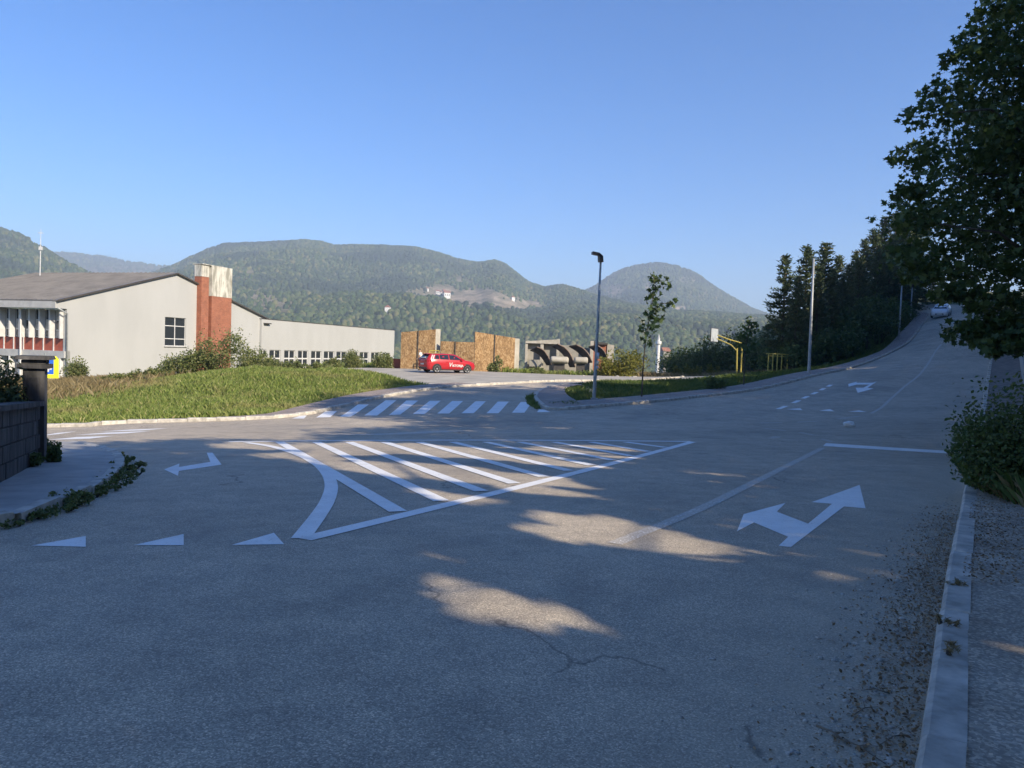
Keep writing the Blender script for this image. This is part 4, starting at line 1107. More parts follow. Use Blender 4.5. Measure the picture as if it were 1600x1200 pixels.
def wall_sheet(name, outline, holes, y0, y1, mat, parent, axis='x'):
    """wall with real openings: outline and holes in (along, height); y0 outer face, y1 inner face"""
    P = [Vector(p) for p in outline]; E = [(i, (i + 1) % len(outline)) for i in range(len(outline))]
    for h in holes:
        k = len(P); r = [(h[0], h[2]), (h[1], h[2]), (h[1], h[3]), (h[0], h[3])]
        P += [Vector(q) for q in r]; E += [(k + i, k + (i + 1) % 4) for i in range(4)]
    res = delaunay_2d_cdt(P, E, [], 1, 1e-6)
    V2 = [tuple(v) for v in res[0]]; tri = []
    for f in res[2]:
        c = [sum(V2[i][k] for i in f) / len(f) for k in (0, 1)]
        if not any(h[0] < c[0] < h[1] and h[2] < c[1] < h[3] for h in holes): tri.append(tuple(f))
    n = len(V2)
    put = (lambda a, d, z: (a, d, z)) if axis == 'x' else (lambda a, d, z: (d, a, z))
    V = [put(a, y0, z) for a, z in V2] + [put(a, y1, z) for a, z in V2]
    Fc = list(tri) + [tuple(i + n for i in f[::-1]) for f in tri]
    from collections import Counter
    ed = Counter()
    for f in tri:
        for i in range(3): ed[tuple(sorted((f[i], f[(i + 1) % 3])))] += 1
    Fc += [(a, b, b + n, a + n) for (a, b), c in ed.items() if c == 1]
    return MB().add(V, Fc).build(name, mat, parent)

def window(rect, y, parent, axis='x', nx=2, rows=(0.0, 0.25, 0.72, 1.0), mat='white_paint', pane_mat='glass', fw=0.07, name='window'):
    """frame of bars with one pane of glass in each light"""
    x0, x1, z0, z1 = rect; put = (lambda a, d, z: (a, d, z)) if axis == 'x' else (lambda a, d, z: (d, a, z))
    def bar(m, a0, a1, b0, b1, d0, d1):
        m.add([put(a, d, z) for d in (d0, d1) for a, z in ((a0, b0), (a1, b0), (a1, b1), (a0, b1))], [(3, 2, 1, 0), (4, 5, 6, 7), (0, 1, 5, 4), (1, 2, 6, 5), (2, 3, 7, 6), (3, 0, 4, 7)])
    m = MB(); xs = [x0 + (x1 - x0) * i / nx for i in range(nx + 1)]; zs = [z0 + (z1 - z0) * r for r in rows]
    for i, x in enumerate(xs): bar(m, max(x0, x - fw / 2), min(x1, x + fw / 2), z0, z1, y - 0.04, y + 0.04)
    for i, z in enumerate(zs): bar(m, x0, x1, max(z0, z - fw / 2), min(z1, z + fw / 2), y - 0.037, y + 0.037)
    w = m.build(name, mat, parent)
    for i in range(nx):
        for j in range(len(zs) - 1):
            q = MB(); bar(q, xs[i] + fw * .4, xs[i + 1] - fw * .4, zs[j] + fw * .4, zs[j + 1] - fw * .4, y - 0.008, y + 0.008)
            q.build('pane', pane_mat if not isinstance(pane_mat, tuple) else pane_mat[(i + j) % len(pane_mat)], w)
    return w

zE = SA[2] - SZ                                  # eave height
tR, zR = on_wall(275, 428); tG, _ = on_wall(417, 497); tW, _ = on_wall(614, 515)
w1 = on_wall(258, 495) + on_wall(290, 541); w2 = on_wall(257, 562) + on_wall(273, 580)
h1 = (w1[0], w1[2], w1[3], w1[1]); h2 = (w2[0], w2[2], w2[3], w2[1])
OH = 0.95
c0, _ = on_wall(308.5, 480); c1, _ = on_wall(312.5, 480)
slot = (c0, c1 + 0.5, 0.6, zE + 0.1)
wall_sheet('gable_wall', [(0, 0), (tG, 0), (tG, zE - 0.05), (tR, zR), (-OH, zE - (zR - zE) / tR * OH + 0.16), (-OH, zE - 0.58), (0, zE - 0.58)], [h1, h2, slot], 0, 0.3, 'plaster', school)
window(h1, 0.12, school, nx=2, rows=(0, 0.25, 0.70, 1)); window(h2, 0.12, school, nx=2, rows=(0, 1.0))
MB().box(((slot[0] + slot[1]) / 2, 0.2, (slot[2] + slot[3]) / 2), (slot[1] - slot[0] - .02, 0.06, slot[3] - slot[2] - .02)).build('glazed_slot', 'glass', school)
MB().box(((w1[0] + w1[2]) / 2, -0.05, w1[3] - 0.06), (w1[2] - w1[0] + 0.2, 0.12, 0.06)).build('window_sill', 'grey_paint', school)
# rear and inner walls so the house is closed
depth = 16.0
MB().box((tG / 2, depth, zE / 2 - 0.1), (tG, 0.3, zE - 0.2)).build('rear_wall', 'plaster', school)
wall_sheet('inner_wall', [(0.32, 0), (depth, 0), (depth, zE - 0.3), (0.32, zE - 0.3)], [], tG - 0.3, tG - 0.02, 'plaster', school, 'y')
# roof: two sloping sheets with standing seams
def slope(x0, z0, x1, z1, name):
    m = MB(); y0, y1 = -0.18, depth + 0.3
    m.slab([(x0, y0, z0), (x1, y0, z1), (x1, y1, z1), (x0, y1, z0)], (0, 0, 0.09))
    o = m.build(name, 'roof_sheet', school)
    k = MB(); n = 34
    for i in range(1, n):
        y = y0 + (y1 - y0) * i / n; k.slab([(x0, y - .025, z0 + .092), (x1, y - .025, z1 + .092), (x1, y + .025, z1 + .092), (x0, y + .025, z0 + .092)], (0, 0, 0.05))
    k.build('roof_seam', 'roof_sheet', o)['kind'] = 'stuff'
    MB().slab([(x0, y0 - .05, z0 - .02), (x1, y0 - .05, z1 - .02), (x1, y0 - .05, z1 + .10), (x0, y0 - .05, z0 + .10)], (0, 0.045, 0)).build('verge_trim', 'dark_trim', o)
    return o
slope(-OH, zE + 0.005 - (zR - zE) / tR * OH + 0.18, tR, zR + 0.01, 'roof'); slope(tG + 0.15, zE - 0.12, tR + 0.002, zR + 0.012, 'roof')
# fascia and eave soffit over the glazed front
fz1, fz0 = zE - 0.02, zE - 0.58
MB().box((-OH + 0.1, depth / 2 + 0.16, (fz0 + fz1) / 2), (0.2, depth - 0.3, fz1 - fz0)).build('fascia', 'grey_paint', school)
MB().box((-OH / 2 + 0.1, depth / 2, fz0 + 0.05), (OH - 0.2, depth - 0.4, 0.08)).build('soffit', 'dark_trim', school)
# glazed front: bays with fins, red spandrel panels and a second row of windows below
bay = 0.98; nb = 12
lv = [zE - 0.62, zE - 2.72, zE - 3.62, zE - 4.12, 0.0]
MB().box((0.42, depth / 2 + 0.2, zE / 2 - 0.35), (0.1, depth - 0.6, zE - 0.7)).build('inner_front', 'dark_trim', school)
MB().box((0.02, depth / 2, (lv[2] + lv[3]) / 2), (0.5, depth, lv[2] - lv[3])).build('floor_band', 'grey_paint', school)
for i in range(nb):
    y0, y1 = 0.35 + i * bay, 0.35 + (i + 1) * bay
    for zt, zb in ((lv[0], lv[1]), (lv[3], 0.35)):
        window((y0 + 0.16, y1 - 0.05, zb + 0.05, zt), 0.22, school, 'y', nx=2, rows=(0, 0.27, 0.62, 1.0) if zt > 3 else (0, 0.3, 0.7, 1), fw=0.06, pane_mat=('blind', 'glass') if i % 3 else ('glass', 'blind'))
        MB().box((-0.03, y0 + 0.06, (zb + zt) / 2), (0.46, 0.10, zt - zb)).build('fin', 'white_paint', school)
    MB().box((0.16, (y0 + y1) / 2 + 0.02, (lv[1] + lv[2]) / 2), (0.16, bay - 0.12, lv[1] - lv[2])).build('spandrel_panel', 'red_panel', school)
    MB().box((0.10, y0 - 0.0, (lv[1] + lv[2]) / 2), (0.14, 0.07, lv[1] - lv[2])).build('mullion', 'white_paint', school)
MB().box((0.12, 6.2, 0.17), (0.2, 11.8, 0.34)).build('plinth', 'red_panel', school)
MB().tube([(-0.30, 4.1, 0), (-0.30, 4.1, lv[0])], 0.075, 8).build('column', 'white_paint', school)
dp = MB().tube([(-OH + .15, 0.0, fz0 + 0.05), (-0.35, -0.10, fz0 - 0.22), (-0.08, -0.12, fz0 - 0.34), (-0.08, -0.12, 0.1)], 0.055, 8).build('drainpipe', 'pale_metal', school, True)
# chimney: two brick shafts with weathered plaster tops
ch = empty('chimney', (0, 0, 0), 0, school)
a0, _ = on_wall(314, 500, 0.5); a1, _ = on_wall(325.5, 500, 0.5); b0, _ = on_wall(330, 500, 0.6); b1, _ = on_wall(361, 500, 0.6)
_, ct = on_wall(336, 416, 0.6); _, cm = on_wall(336, 463, 0.6); _, cm2 = on_wall(318, 432, 0.5)
for (u0, u1, zt, zm, y0, y1) in ((a0, a1, ct - 0.05, cm2, -0.5, 0.25), (b0, b1, ct, cm, -0.62, 0.45)):
    MB().box(((u0 + u1) / 2, (y0 + y1) / 2, zm / 2), (u1 - u0, y1 - y0, zm)).build('brick_shaft', 'brick', ch)
    m = MB().box(((u0 + u1) / 2, (y0 + y1) / 2, (zm + zt) / 2), (u1 - u0 + 0.03, y1 - y0 + 0.03, zt - zm)); m.build('plaster_top', 'weathered_plaster', ch)
MB().box(((a1 + b0) / 2, 0.0, ct / 2 - .1), (b0 - a1 + 0.04, 0.4, ct - .2)).build('shaft_joint', 'dark_trim', ch)
MB().box(((a0 + b1) / 2, -0.08, ct + 0.02), (b1 - a0 + 0.06, 1.12, 0.06)).build('chimney_cap', 'weathered_plaster', ch)
# low wing
win = []
for (q0, q1) in [(430, 465), (485, 555), (577, 645), (663, 727), (745, 810), (825, 890), (903, 968), (985, 1040), (1048, 1105), (1120, 1172), (1190, 1238)]:
    u0, z1 = on_wall(300 + q0 / 4, 546.7 + (q0 - 430) * 0.0075, 0.25); u1, _ = on_wall(300 + q1 / 4, 550, 0.25)
    win.append((u0, u1))
zt = on_wall(440, 547, 0.25)[1]
tW0, _ = on_wall(408.5, 530, 0.25)
holes = [(a, b, zt - 1.75, zt) for a, b in win]
zw = zE - 0.1
wall_sheet('wing_wall', [(tW0, 0), (tW, 0), (tW, zw), (tW0, zw)], holes, -0.25, 0.05, 'plaster', school)
for h in holes: window(h, -0.12, school, nx=2, rows=(0, 0.5, 1.0), fw=0.14, name='wing_window')
MB().box(((tW0 + tW) / 2, 5, zw + 0.03), (tW - tW0 + 0.1, 10.6, 0.05)).build('wing_roof', 'dark_trim', school)
MB().box((tW - 0.15, 5.2, zw / 2 - 0.05), (0.3, 10.2, zw - 0.1)).build('wing_end_wall', 'plaster', school)
MB().box((tW0 + 0.7, -0.42, zw - 0.42), (0.9, 0.3, 0.10)).build('gutter_spout', 'dark_trim', school)

# mast on the roof ridge
mp = at_depth(62, 440, 65.5)
mast = empty('antenna_mast', (mp[0], mp[1], mp[2] - 1.0)); tag(mast, 'thin white lightning mast rising from the school roof', 'mast')
mt = at_depth(64, 358, 65.5) - np.array(mast.location)
MB().tube([(0, 0, 0), tuple(mt * 0.6), tuple(mt)], [0.045, 0.035, 0.015], 6).build('pole', 'white_paint', mast)
MB().box(tuple(mt * 0.70), (0.22, 0.22, 0.3)).build('junction_box', 'white_paint', mast)
MB().box(tuple(mt * 0.94), (0.5, 0.05, 0.05)).build('cross_arm', 'white_paint', mast)

# ---------------------------------------------------------------- wooden hoarding at the far edge of the lot
def make_osb():
    m, nt, no, li, bs = new_mat('chipboard')
    v = coords(no, li, (1, 1, 0.55))
    vo = no.new('ShaderNodeTexVoronoi'); vo.inputs['Scale'].default_value = 13; li.new(v, vo.inputs['Vector'])
    sp = no.new('ShaderNodeSeparateColor'); li.new(vo.outputs['Color'], sp.inputs[0])
    r = ramp_node(no, [(0.0, (0.20, 0.115, 0.05)), (0.5, (0.31, 0.195, 0.09)), (1.0, (0.44, 0.31, 0.17))]); li.new(sp.outputs[0], r.inputs[0])
    st = ramp_node(no, [(0.35, (0.68, 0.64, 0.60)), (0.62, (1.1, 1.08, 1.05))]); li.new(noise_node(no, li, v, 1.6, 6, 0.7), st.inputs[0])
    li.new(mix_col(no, li, 1.0, r.outputs[0], st.outputs[0], 'MULTIPLY'), bs.inputs['Base Color']); bs.inputs['Roughness'].default_value = 0.85
    bump_node(no, li, sp.outputs[0], 0.4, 0.01, bs)
make_osb()
hb = at_depth(720, 572, 67); hz0 = GZ(hb[0], hb[1])
hoard = empty('wooden_hoarding', (hb[0], hb[1], hz0)); tag(hoard, 'weathered chipboard hoarding in high and low sections behind the red car', 'hoarding')
HO = np.array((hb[0], hb[1], hz0))
def h_pt(px, py, yy): return at_depth(px, py, yy) - HO
def h_panel(x0, x1, t0, t1, ya, yb, mat='chipboard', name='panel', th=0.09):
    a, b = h_pt(x0, t0, ya), h_pt(x1, t1, yb); zb = -0.25
    d = (b - a)[:2]; n = np.array((-d[1], d[0])); n = n / np.linalg.norm(n) * th
    MB().slab([(a[0], a[1], zb), (b[0], b[1], zb), (b[0], b[1], b[2]), (a[0], a[1], a[2])], (n[0], n[1], 0)).build(name, mat, hoard)
for (x0, x1, t0, t1, ya, yb) in [(627, 653, 519, 517, 67, 67), (654, 681, 516.6, 514.8, 67, 67), (688.5, 711, 533, 533.8, 66.7, 66.7), (712, 741.5, 534, 534.8, 66.7, 66.7), (742.5, 773, 518.2, 523.2, 67, 68), (774, 805, 523.4, 528.2, 68, 69)]:
    h_panel(x0, x1, t0, t1, ya, yb)
for (x0, x1, t0, ya) in [(653, 654.2, 516.5, 66.9), (711, 712.2, 533.5, 66.6), (741, 742.7, 519, 66.85), (772.8, 774.2, 522.8, 67.9)]:
    h_panel(x0, x1, t0, t0, ya, ya, 'dark_trim', 'batten', 0.05)
h_panel(681, 688.5, 514.2, 514.2, 67.0, 67.3, 'pale_concrete', 'end_post', 0.35); h_panel(805, 812, 528.5, 529.5, 69.0, 69.3, 'pale_concrete', 'end_post', 0.35)
h_panel(613, 627, 560, 561, 68, 68, 'red_panel', 'low_board', 0.1)

# ---------------------------------------------------------------- ruined stand: concrete frame, curved canopies, rounded blocks
simple('rusty_sheet', (0.022, 0.020, 0.020), (0.060, 0.048, 0.042), 2.5, 0.8)
simple('timber_edge', (0.20, 0.145, 0.11), (0.30, 0.22, 0.17), 3, 0.85)
def zz(x, y): return 815 + x / 10.667, 520 + y / 10.667
def rp(x, y, yy): return at_depth(*zz(x, y), yy)
rb0 = at_depth(850, 570, 71); rz0 = GZ(rb0[0], rb0[1])
ruin = empty('concrete_ruin', (rb0[0], rb0[1], rz0)); tag(ruin, 'roofless concrete frame with two wall panels beside the hoarding', 'ruin'); RO = np.array((rb0[0], rb0[1], rz0))
def r_slab(x0, x1, y0, y1, yy, th, mat, name, parent=None, origin=None, bottom=None):
    O = RO if origin is None else origin; pr = ruin if parent is None else parent
    a, b = rp(x0, y0, yy) - O, rp(x1, y1, yy) - O; zb = -0.3 if bottom is None else (rp(x0, bottom, yy) - O)[2]
    return MB().slab([(a[0], a[1], zb), (b[0], b[1], zb), (b[0], b[1], b[2]), (a[0], a[1], a[2])], (0, th, 0)).build(name, mat, pr)
r_slab(105, 320, 165, 150, 72, 0.2, 'old_concrete', 'wall_panel'); r_slab(360, 600, 140, 130, 72, 0.2, 'old_concrete', 'wall_panel')
r_slab(65, 108, 140, 138, 71.4, 0.9, 'pale_concrete', 'post'); r_slab(318, 372, 135, 132, 71.4, 0.9, 'pale_concrete', 'post'); r_slab(590, 640, 105, 103, 71.4, 0.9, 'pale_concrete', 'post')
r_slab(66, 640, 140, 108, 71.3, 0.9, 'pale_concrete', 'top_beam', bottom=170)
r_slab(640, 1000, 205, 215, 73, 0.25, 'old_concrete', 'back_wall')
r_slab(1150, 1205, 135, 135, 72, 0.6, 'pale_concrete', 'post'); r_slab(1000, 1150, 250, 255, 73, 0.25, 'old_concrete', 'back_wall')
r_slab(1205, 1440, 150, 180, 72.3, 0.25, 'brick', 'brick_panel'); r_slab(1430, 1545, 190, 205, 72.2, 0.4, 'pale_concrete', 'post')
r_slab(1205, 1440, 142, 172, 72.0, 0.5, 'dark_trim', 'lintel', bottom=190)
r_slab(130, 330, 450, 450, 70.5, 0.8, 'old_concrete', 'fallen_slab', bottom=560)
canopies = [([(250, 245), (350, 290), (430, 390), (490, 540)], [(140, 300), (260, 350), (340, 430), (415, 545)], 69.5, 'curved dark canopy shell leaning at the left of the ruined stand'),
            ([(600, 195), (720, 260), (810, 370), (890, 575)], [(505, 235), (620, 300), (720, 410), (800, 575)], 69.5, 'curved canopy shell between the two rounded concrete blocks'),
            ([(910, 210), (1010, 260), (1100, 350), (1175, 500)], [(785, 232), (900, 300), (1000, 390), (1085, 505)], 69.8, 'curved canopy shell right of the rounded concrete blocks'),
            ([(1250, 215), (1330, 270), (1390, 350), (1440, 470)], [(1110, 240), (1200, 300), (1280, 390), (1340, 480)], 70.2, 'curved canopy shell leaning in front of the brick panel')]
for o_px, i_px, yy, lb in canopies:
    oc = smooth_line([rp(x, y, yy) for x, y in o_px], 0.3); ic = smooth_line([rp(x, y, yy + 0.35) for x, y in i_px], 0.3); n = min(len(oc), len(ic))
    oc = [oc[int(round(i * (len(oc) - 1) / (n - 1)))] for i in range(n)]; ic = [ic[int(round(i * (len(ic) - 1) / (n - 1)))] for i in range(n)]
    b = np.array((oc[-1][0], oc[-1][1], GZ(oc[-1][0], oc[-1][1])))
    root = empty('curved_canopy', tuple(b)); tag(root, lb, 'canopy', 'curved canopies of the ruined stand')
    V = []; Fc = []
    for i in range(n):
        up = np.array((0.05, 0, 0.10))
        V += [oc[i] - b, ic[i] - b, ic[i] - b + up, oc[i] - b + up]
    for i in range(n - 1):
        for k in range(4): Fc.append((i * 4 + k, i * 4 + (k + 1) % 4, (i + 1) * 4 + (k + 1) % 4, (i + 1) * 4 + k))
    Fc += [(0, 1, 2, 3), tuple((n - 1) * 4 + k for k in (3, 2, 1, 0))]
    MB().add(V, Fc).build('shell', 'rusty_sheet', root)
    MB().tube([q - b + np.array((0.03, -0.05, 0.05)) for q in oc] , 0.055, 6).build('edge_beam', 'timber_edge', root)
for (x0, x1, y0, y1, lb) in [(480, 790, 400, 510, 'pale rounded concrete block under the left canopy shells'), (880, 1112, 408, 515, 'pale rounded concrete block under the right canopy shells')]:
    a, b = rp(x0, y1, 69.2), rp(x1, y0, 69.2); g = GZ(a[0], a[1]); w, h = b[0] - a[0], b[2] - a[2]
    root = empty('rounded_block', ((a[0] + b[0]) / 2, 69.6, g)); tag(root, lb, 'block', 'rounded blocks of the ruined stand')
    zc_ = a[2] - g + h / 2; m = MB(); m.tube([(-w * .5, 0, 0), (-w * .485, 0, 0), (-w * .45, 0, 0), (-w * .38, 0, 0), (w * .38, 0, 0), (w * .45, 0, 0), (w * .485, 0, 0), (w * .5, 0, 0)], [h * k for k in (.22, .36, .47, .5, .5, .47, .36, .22)], 16)
    m.v = [(x, y * 1.5, z * 1.0 + zc_) for x, y, z in m.v]; m.build('block', 'pale_concrete', root, True)
    MB().box((0, .25, (a[2] - g) / 2 + 0.03), (w * 0.6, 0.5, max(0.1, a[2] - g + 0.14))).build('foot', 'dark_trim', root)  # foot coloured dark to stand in for the shaded gap under the block

# ---------------------------------------------------------------- lamp posts
def lamp_post(base, top, label, r0=0.085, r1=0.045, mat='galvanised', head=True, hdir=(-1, -0.2)):
    base = np.array(base); top = np.array(top)
    root = empty('lamp_post', tuple(base)); tag(root, label, 'lamp post', 'lamp posts along the hill street')
    t = top - base
    MB().tube([(0, 0, -0.25), tuple(t * 0.02), tuple(t * 0.5), tuple(t)], [r0, r0, (r0 + r1) / 2, r1], 12).build('pole', mat, root, True)
    MB().box((0, 0, 0.02), (0.32, 0.32, 0.04)).build('base_plate', mat, root)
    MB().box((0.0, -r0 * 0.9, t[2] * 0.13), (0.10, 0.03, 0.34)).build('service_door', mat, root)
    if head:
        h = np.array((hdir[0], hdir[1], 0.0)); h = h / np.linalg.norm(h); s = np.array((-h[1], h[0], 0)) * 0.14
        P = [t + np.array((0, 0, -0.25)) - h * 0.09, t + np.array((0, 0, 0.02)) - h * 0.06, t + np.array((0, 0, 0.16)) + h * 0.12, t + np.array((0, 0, 0.20)) + h * 0.42]
        Q = [p + np.array((0, 0, 0.0)) + h * 0.18 for p in P[:2]] + [p - np.array((0, 0, 0.12)) for p in P[2:]]
        V = []
        for p, q in zip(P, Q): V += [p - s, p + s, q + s, q - s]
        Fc = [(i * 4 + k, i * 4 + (k + 1) % 4, (i + 1) * 4 + (k + 1) % 4, (i + 1) * 4 + k) for i in range(3) for k in range(4)] + [(0, 1, 2, 3), (15, 14, 13, 12)]
        MB().add(V, Fc).build('lamp_head', 'black_plastic', root)
    return root
b = on_road(928, 627); lp1 = lamp_post((b[0], b[1], b[2] + 0.11), at_depth(939, 401, b[1]), 'dark grey lamp post leaning on the paved island nose, stickers on its shaft')
st = np.array(at_depth(933, 555, b[1])) - np.array(lp1.location)
for k, (y, h, c) in enumerate([(556, 0.30, 'white_paint'), (567, 0.22, 'pale_metal'), (574, 0.12, 'white_paint')]):
    q = np.array(at_depth(933.4 - (y - 555) * 0.055, y, b[1])) - np.array(lp1.location)
    MB().tube([q - np.array((0, 0, h / 2)), q + np.array((0, 0, h / 2))], 0.083, 12).build('sticker', c, lp1, True)
b = at_depth(1264, 580, 46.5); z = GZ(b[0], b[1]); lamp_post((b[0], b[1], z), at_depth(1271.5, 404, b[1]), 'tall pale lamp post on the grass in front of the spruces', 0.10, 0.06, 'pale_metal', head=False)
b = at_depth(1405, 517, 72.0); z = GZ(b[0], b[1]); lamp_post((b[0], b[1], z), at_depth(1409.5, 442, b[1]), 'pale lamp post halfway up the hill street', 0.10, 0.06, 'pale_metal', hdir=(0.3, -1))
b = at_depth(1423, 489, 90.0); z = GZ(b[0], b[1]); lamp_post((b[0], b[1], z), at_depth(1425.5, 446, b[1]), 'farthest pale lamp post near the crest of the hill street', 0.10, 0.06, 'pale_metal', hdir=(0.3, -1))

# ---------------------------------------------------------------- cars
simple('red_car_paint', (0.42, 0.018, 0.026), None, rough=0.25, spec=0.6)
simple('white_car_paint', (0.72, 0.73, 0.74), None, rough=0.25, spec=0.6)
simple('rubber', (0.02, 0.02, 0.02), None, rough=0.8)
simple('alloy', (0.55, 0.55, 0.55), None, rough=0.35, metal=0.6)
simple('car_glass', (0.02, 0.025, 0.03), None, rough=0.05, spec=0.9)
simple('tail_light', (0.28, 0.01, 0.012), None, rough=0.2)
simple('lit_headlight', (0.85, 0.88, 0.9), None, rough=0.2, emit=((0.9, 0.95, 1.0), 3.0))
simple('headlight', (0.6, 0.62, 0.65), None, rough=0.1)

def car(name, loc, rz, paint, label, lit=False, lettering=False, pitch=0.0):
    root = empty(name, loc); root.rotation_euler = (0, -pitch, rz); tag(root, label, 'car')
    st = [(-2.12, .45, .80, .86, .66, .60), (-2.06, .32, .98, 1.03, .80, .66), (-1.92, .24, 1.02, 1.22, .86, .60), (-1.72, .22, 1.02, 1.405, .885, .585), (-1.2, .20, 1.01, 1.45, .895, .60), (-.4, .20, .99, 1.47, .895, .61), (.25, .20, .97, 1.445, .895, .60),
          (.62, .20, .965, 1.33, .895, .60), (.98, .20, .96, 1.13, .89, .66), (1.22, .20, .945, 1.005, .885, .72), (1.6, .21, .90, .955, .87, .68), (1.92, .24, .80, .86, .82, .62), (2.08, .30, .66, .74, .70, .52), (2.15, .38, .56, .62, .56, .42)]
    V, Fc = [], []; n = 14
    def ring(x, zb, belt, top, hw, ht):
        half = [(0, zb), (hw * .86, zb), (hw * .97, zb + .06), (hw, zb + (belt - zb) * .55), (hw * .965, belt), (ht + (hw - ht) * .12, top - (top - belt) * .12), (ht * .86, top), (0, top + .01)]
        return [(x, -y, z) for y, z in half] + [(x, y, z) for y, z in half[-2:0:-1]]
    for s in st: V += ring(*s)
    for i in range(len(st) - 1):
        for k in range(n): Fc.append((i * n + k, i * n + (k + 1) % n, (i + 1) * n + (k + 1) % n, (i + 1) * n + k))
    Fc += [tuple(range(n)), tuple((len(st) - 1) * n + k for k in range(n - 1, -1, -1))]
    MB().add(V, Fc).build('body', paint, root, True)
    def sec(x):
        return [float(np.interp(x, [s[0] for s in st], [s[k] for s in st])) for k in range(1, 6)]
    def side(x, z, sgn, off=.008):
        zb, belt, top, hw, ht = sec(x)
        if z >= belt: f = (z - belt) / max(.05, (top - belt) * .88); y = hw * .965 + (ht + (hw - ht) * .12 - hw * .965) * min(1, f)
        else: y = hw * .965 + (hw - hw * .965) * min(1, (belt - z) / max(.05, (belt - zb) * .45))
        return (x, sgn * (y + off), z)
    def panel(nm, pl, sgn, mat, parent=root, off=.010):
        a = [np.array(side(x, z, sgn, off)) for x, z in pl]; return MB().slab(a, (0, -sgn * .03, 0)).build(nm, mat, parent)
    for sgn in (-1, 1):
        panel('rear_quarter_window', [(-1.50, 1.06), (-1.12, 1.05), (-1.10, 1.36), (-1.36, 1.34)], sgn, 'car_glass')
        panel('rear_door_window', [(-1.05, 1.05), (-.30, 1.03), (-.30, 1.39), (-1.03, 1.37)], sgn, 'car_glass')
        panel('front_door_window', [(-.22, 1.03), (.82, 1.01), (.42, 1.28), (.20, 1.36), (-.22, 1.385)], sgn, 'car_glass')
        panel('door_seam', [(-.27, .32), (-.255, .32), (-.255, 1.0), (-.27, 1.0)], sgn, 'black_plastic', off=.003)
        panel('door_handle', [(-.52, .83), (-.34, .83), (-.34, .87), (-.52, .87)], sgn, paint, off=.03); panel('door_handle', [(.30, .81), (.48, .81), (.48, .85), (.30, .85)], sgn, paint, off=.03)
        panel('sill', [(-.95, .21), (.95, .21), (.95, .29), (-.95, .29)], sgn, 'black_plastic', off=.004)
        mm = side(.80, 1.02, sgn, .10); MB().box(mm, (.16, .20, .13)).build('wing_mirror', paint, root)
        panel('tail_light', [(-2.02, .82), (-1.80, .82), (-1.78, .98), (-2.0, .98)], sgn, 'tail_light', off=.012)
        MB().box((-2.10, sgn * .60, .90), (.05, .30, .13)).build('tail_light', 'tail_light', root)
        MB().slab([(2.03, sgn * .40, .60), (1.90, sgn * .74, .62), (1.84, sgn * .76, .78), (1.98, sgn * .42, .75)], (.07, 0, .01)).build('headlight', 'lit_headlight' if lit else 'headlight', root)
        for x in (-1.31, 1.32):
            arc = [(x + .385 * math.cos(a), .33 + .385 * math.sin(a)) for a in np.linspace(-.35, math.pi + .35, 16)]
            hw = sec(x)[3]
            MB().slab([(a, sgn * (hw + .004), z) for a, z in arc], (0, -sgn * .22, 0)).build('wheel_arch', 'black_plastic', root)
            w = empty('wheel', (x, sgn * (hw - .085), .32), 0, root)
            prof = [(-.10, .24), (-.10, .30), (-.07, .32), (.07, .32), (.10, .30), (.10, .24)]; k = 24; TV = []; TF = []
            for j in range(k):
                a = 2 * math.pi * j / k; TV += [(r * math.cos(a), y, r * math.sin(a)) for y, r in prof]
            for j in range(k):
                for q in range(6): TF.append((j * 6 + q, j * 6 + (q + 1) % 6, ((j + 1) % k) * 6 + (q + 1) % 6, ((j + 1) % k) * 6 + q))
            MB().add(TV, TF).build('tyre', 'rubber', w, True)
            rm = MB()
            for j in range(5):
                a = 2 * math.pi * j / 5 + .3; da = .20; rm.slab([(.05 * math.cos(a - .6), sgn * .085, .05 * math.sin(a - .6)), (.235 * math.cos(a - da), sgn * .085, .235 * math.sin(a - da)), (.235 * math.cos(a + da), sgn * .085, .235 * math.sin(a + da)), (.05 * math.cos(a + .6), sgn * .085, .05 * math.sin(a + .6))], (0, -sgn * .03, 0))
            rm.tube([(.238 * math.cos(2 * math.pi * j / 24), sgn * .088, .238 * math.sin(2 * math.pi * j / 24)) for j in range(25)], .014, 5, False)
            rm.tube([(0, sgn * .05, 0), (0, sgn * .098, 0)], .055, 10)
            rm.build('rim', 'alloy', w); MB().tube([(0, -.04, 0), (0, .04, 0)], .235, 20).build('brake_disc', 'black_plastic', w)
    def top_quad(nm, x0, x1, f0, f1, mat, lift=.012):
        q = []
        for x, f in ((x0, f0), (x1, f1)):
            zb, belt, top, hw, ht = sec(x); q.append((x, ht * f, top + lift))
        MB().slab([(q[0][0], -q[0][1], q[0][2]), (q[1][0], -q[1][1], q[1][2]), (q[1][0], q[1][1], q[1][2]), (q[0][0], q[0][1], q[0][2])], (0, 0, .008)).build(nm, mat, root)
    top_quad('windscreen', 1.16, .42, .93, .84, 'car_glass'); 
    MB().slab([(-2.055, -.58, 1.06), (-2.055, .58, 1.06), (-1.79, .50, 1.37), (-1.79, -.50, 1.37)], (-.02, 0, .02)).build('rear_window', 'car_glass', root)
    MB().slab([(-1.95, -.5, 1.41), (-1.95, .5, 1.41), (-1.62, .5, 1.44), (-1.62, -.5, 1.44)], (0, 0, .03)).build('roof_spoiler', paint, root)
    MB().box((-2.125, 0, .66), (.03, .52, .11)).build('number_plate', 'white_paint', root)
    MB().box((-2.06, 0, .36), (.10, 1.3, .16)).build('rear_bumper', 'black_plastic', root)
    MB().slab([(2.155, -.42, .42), (2.155, .42, .42), (2.15, .40, .55), (2.15, -.40, .55)], (.025, 0, 0)).build('grille', 'black_plastic', root)
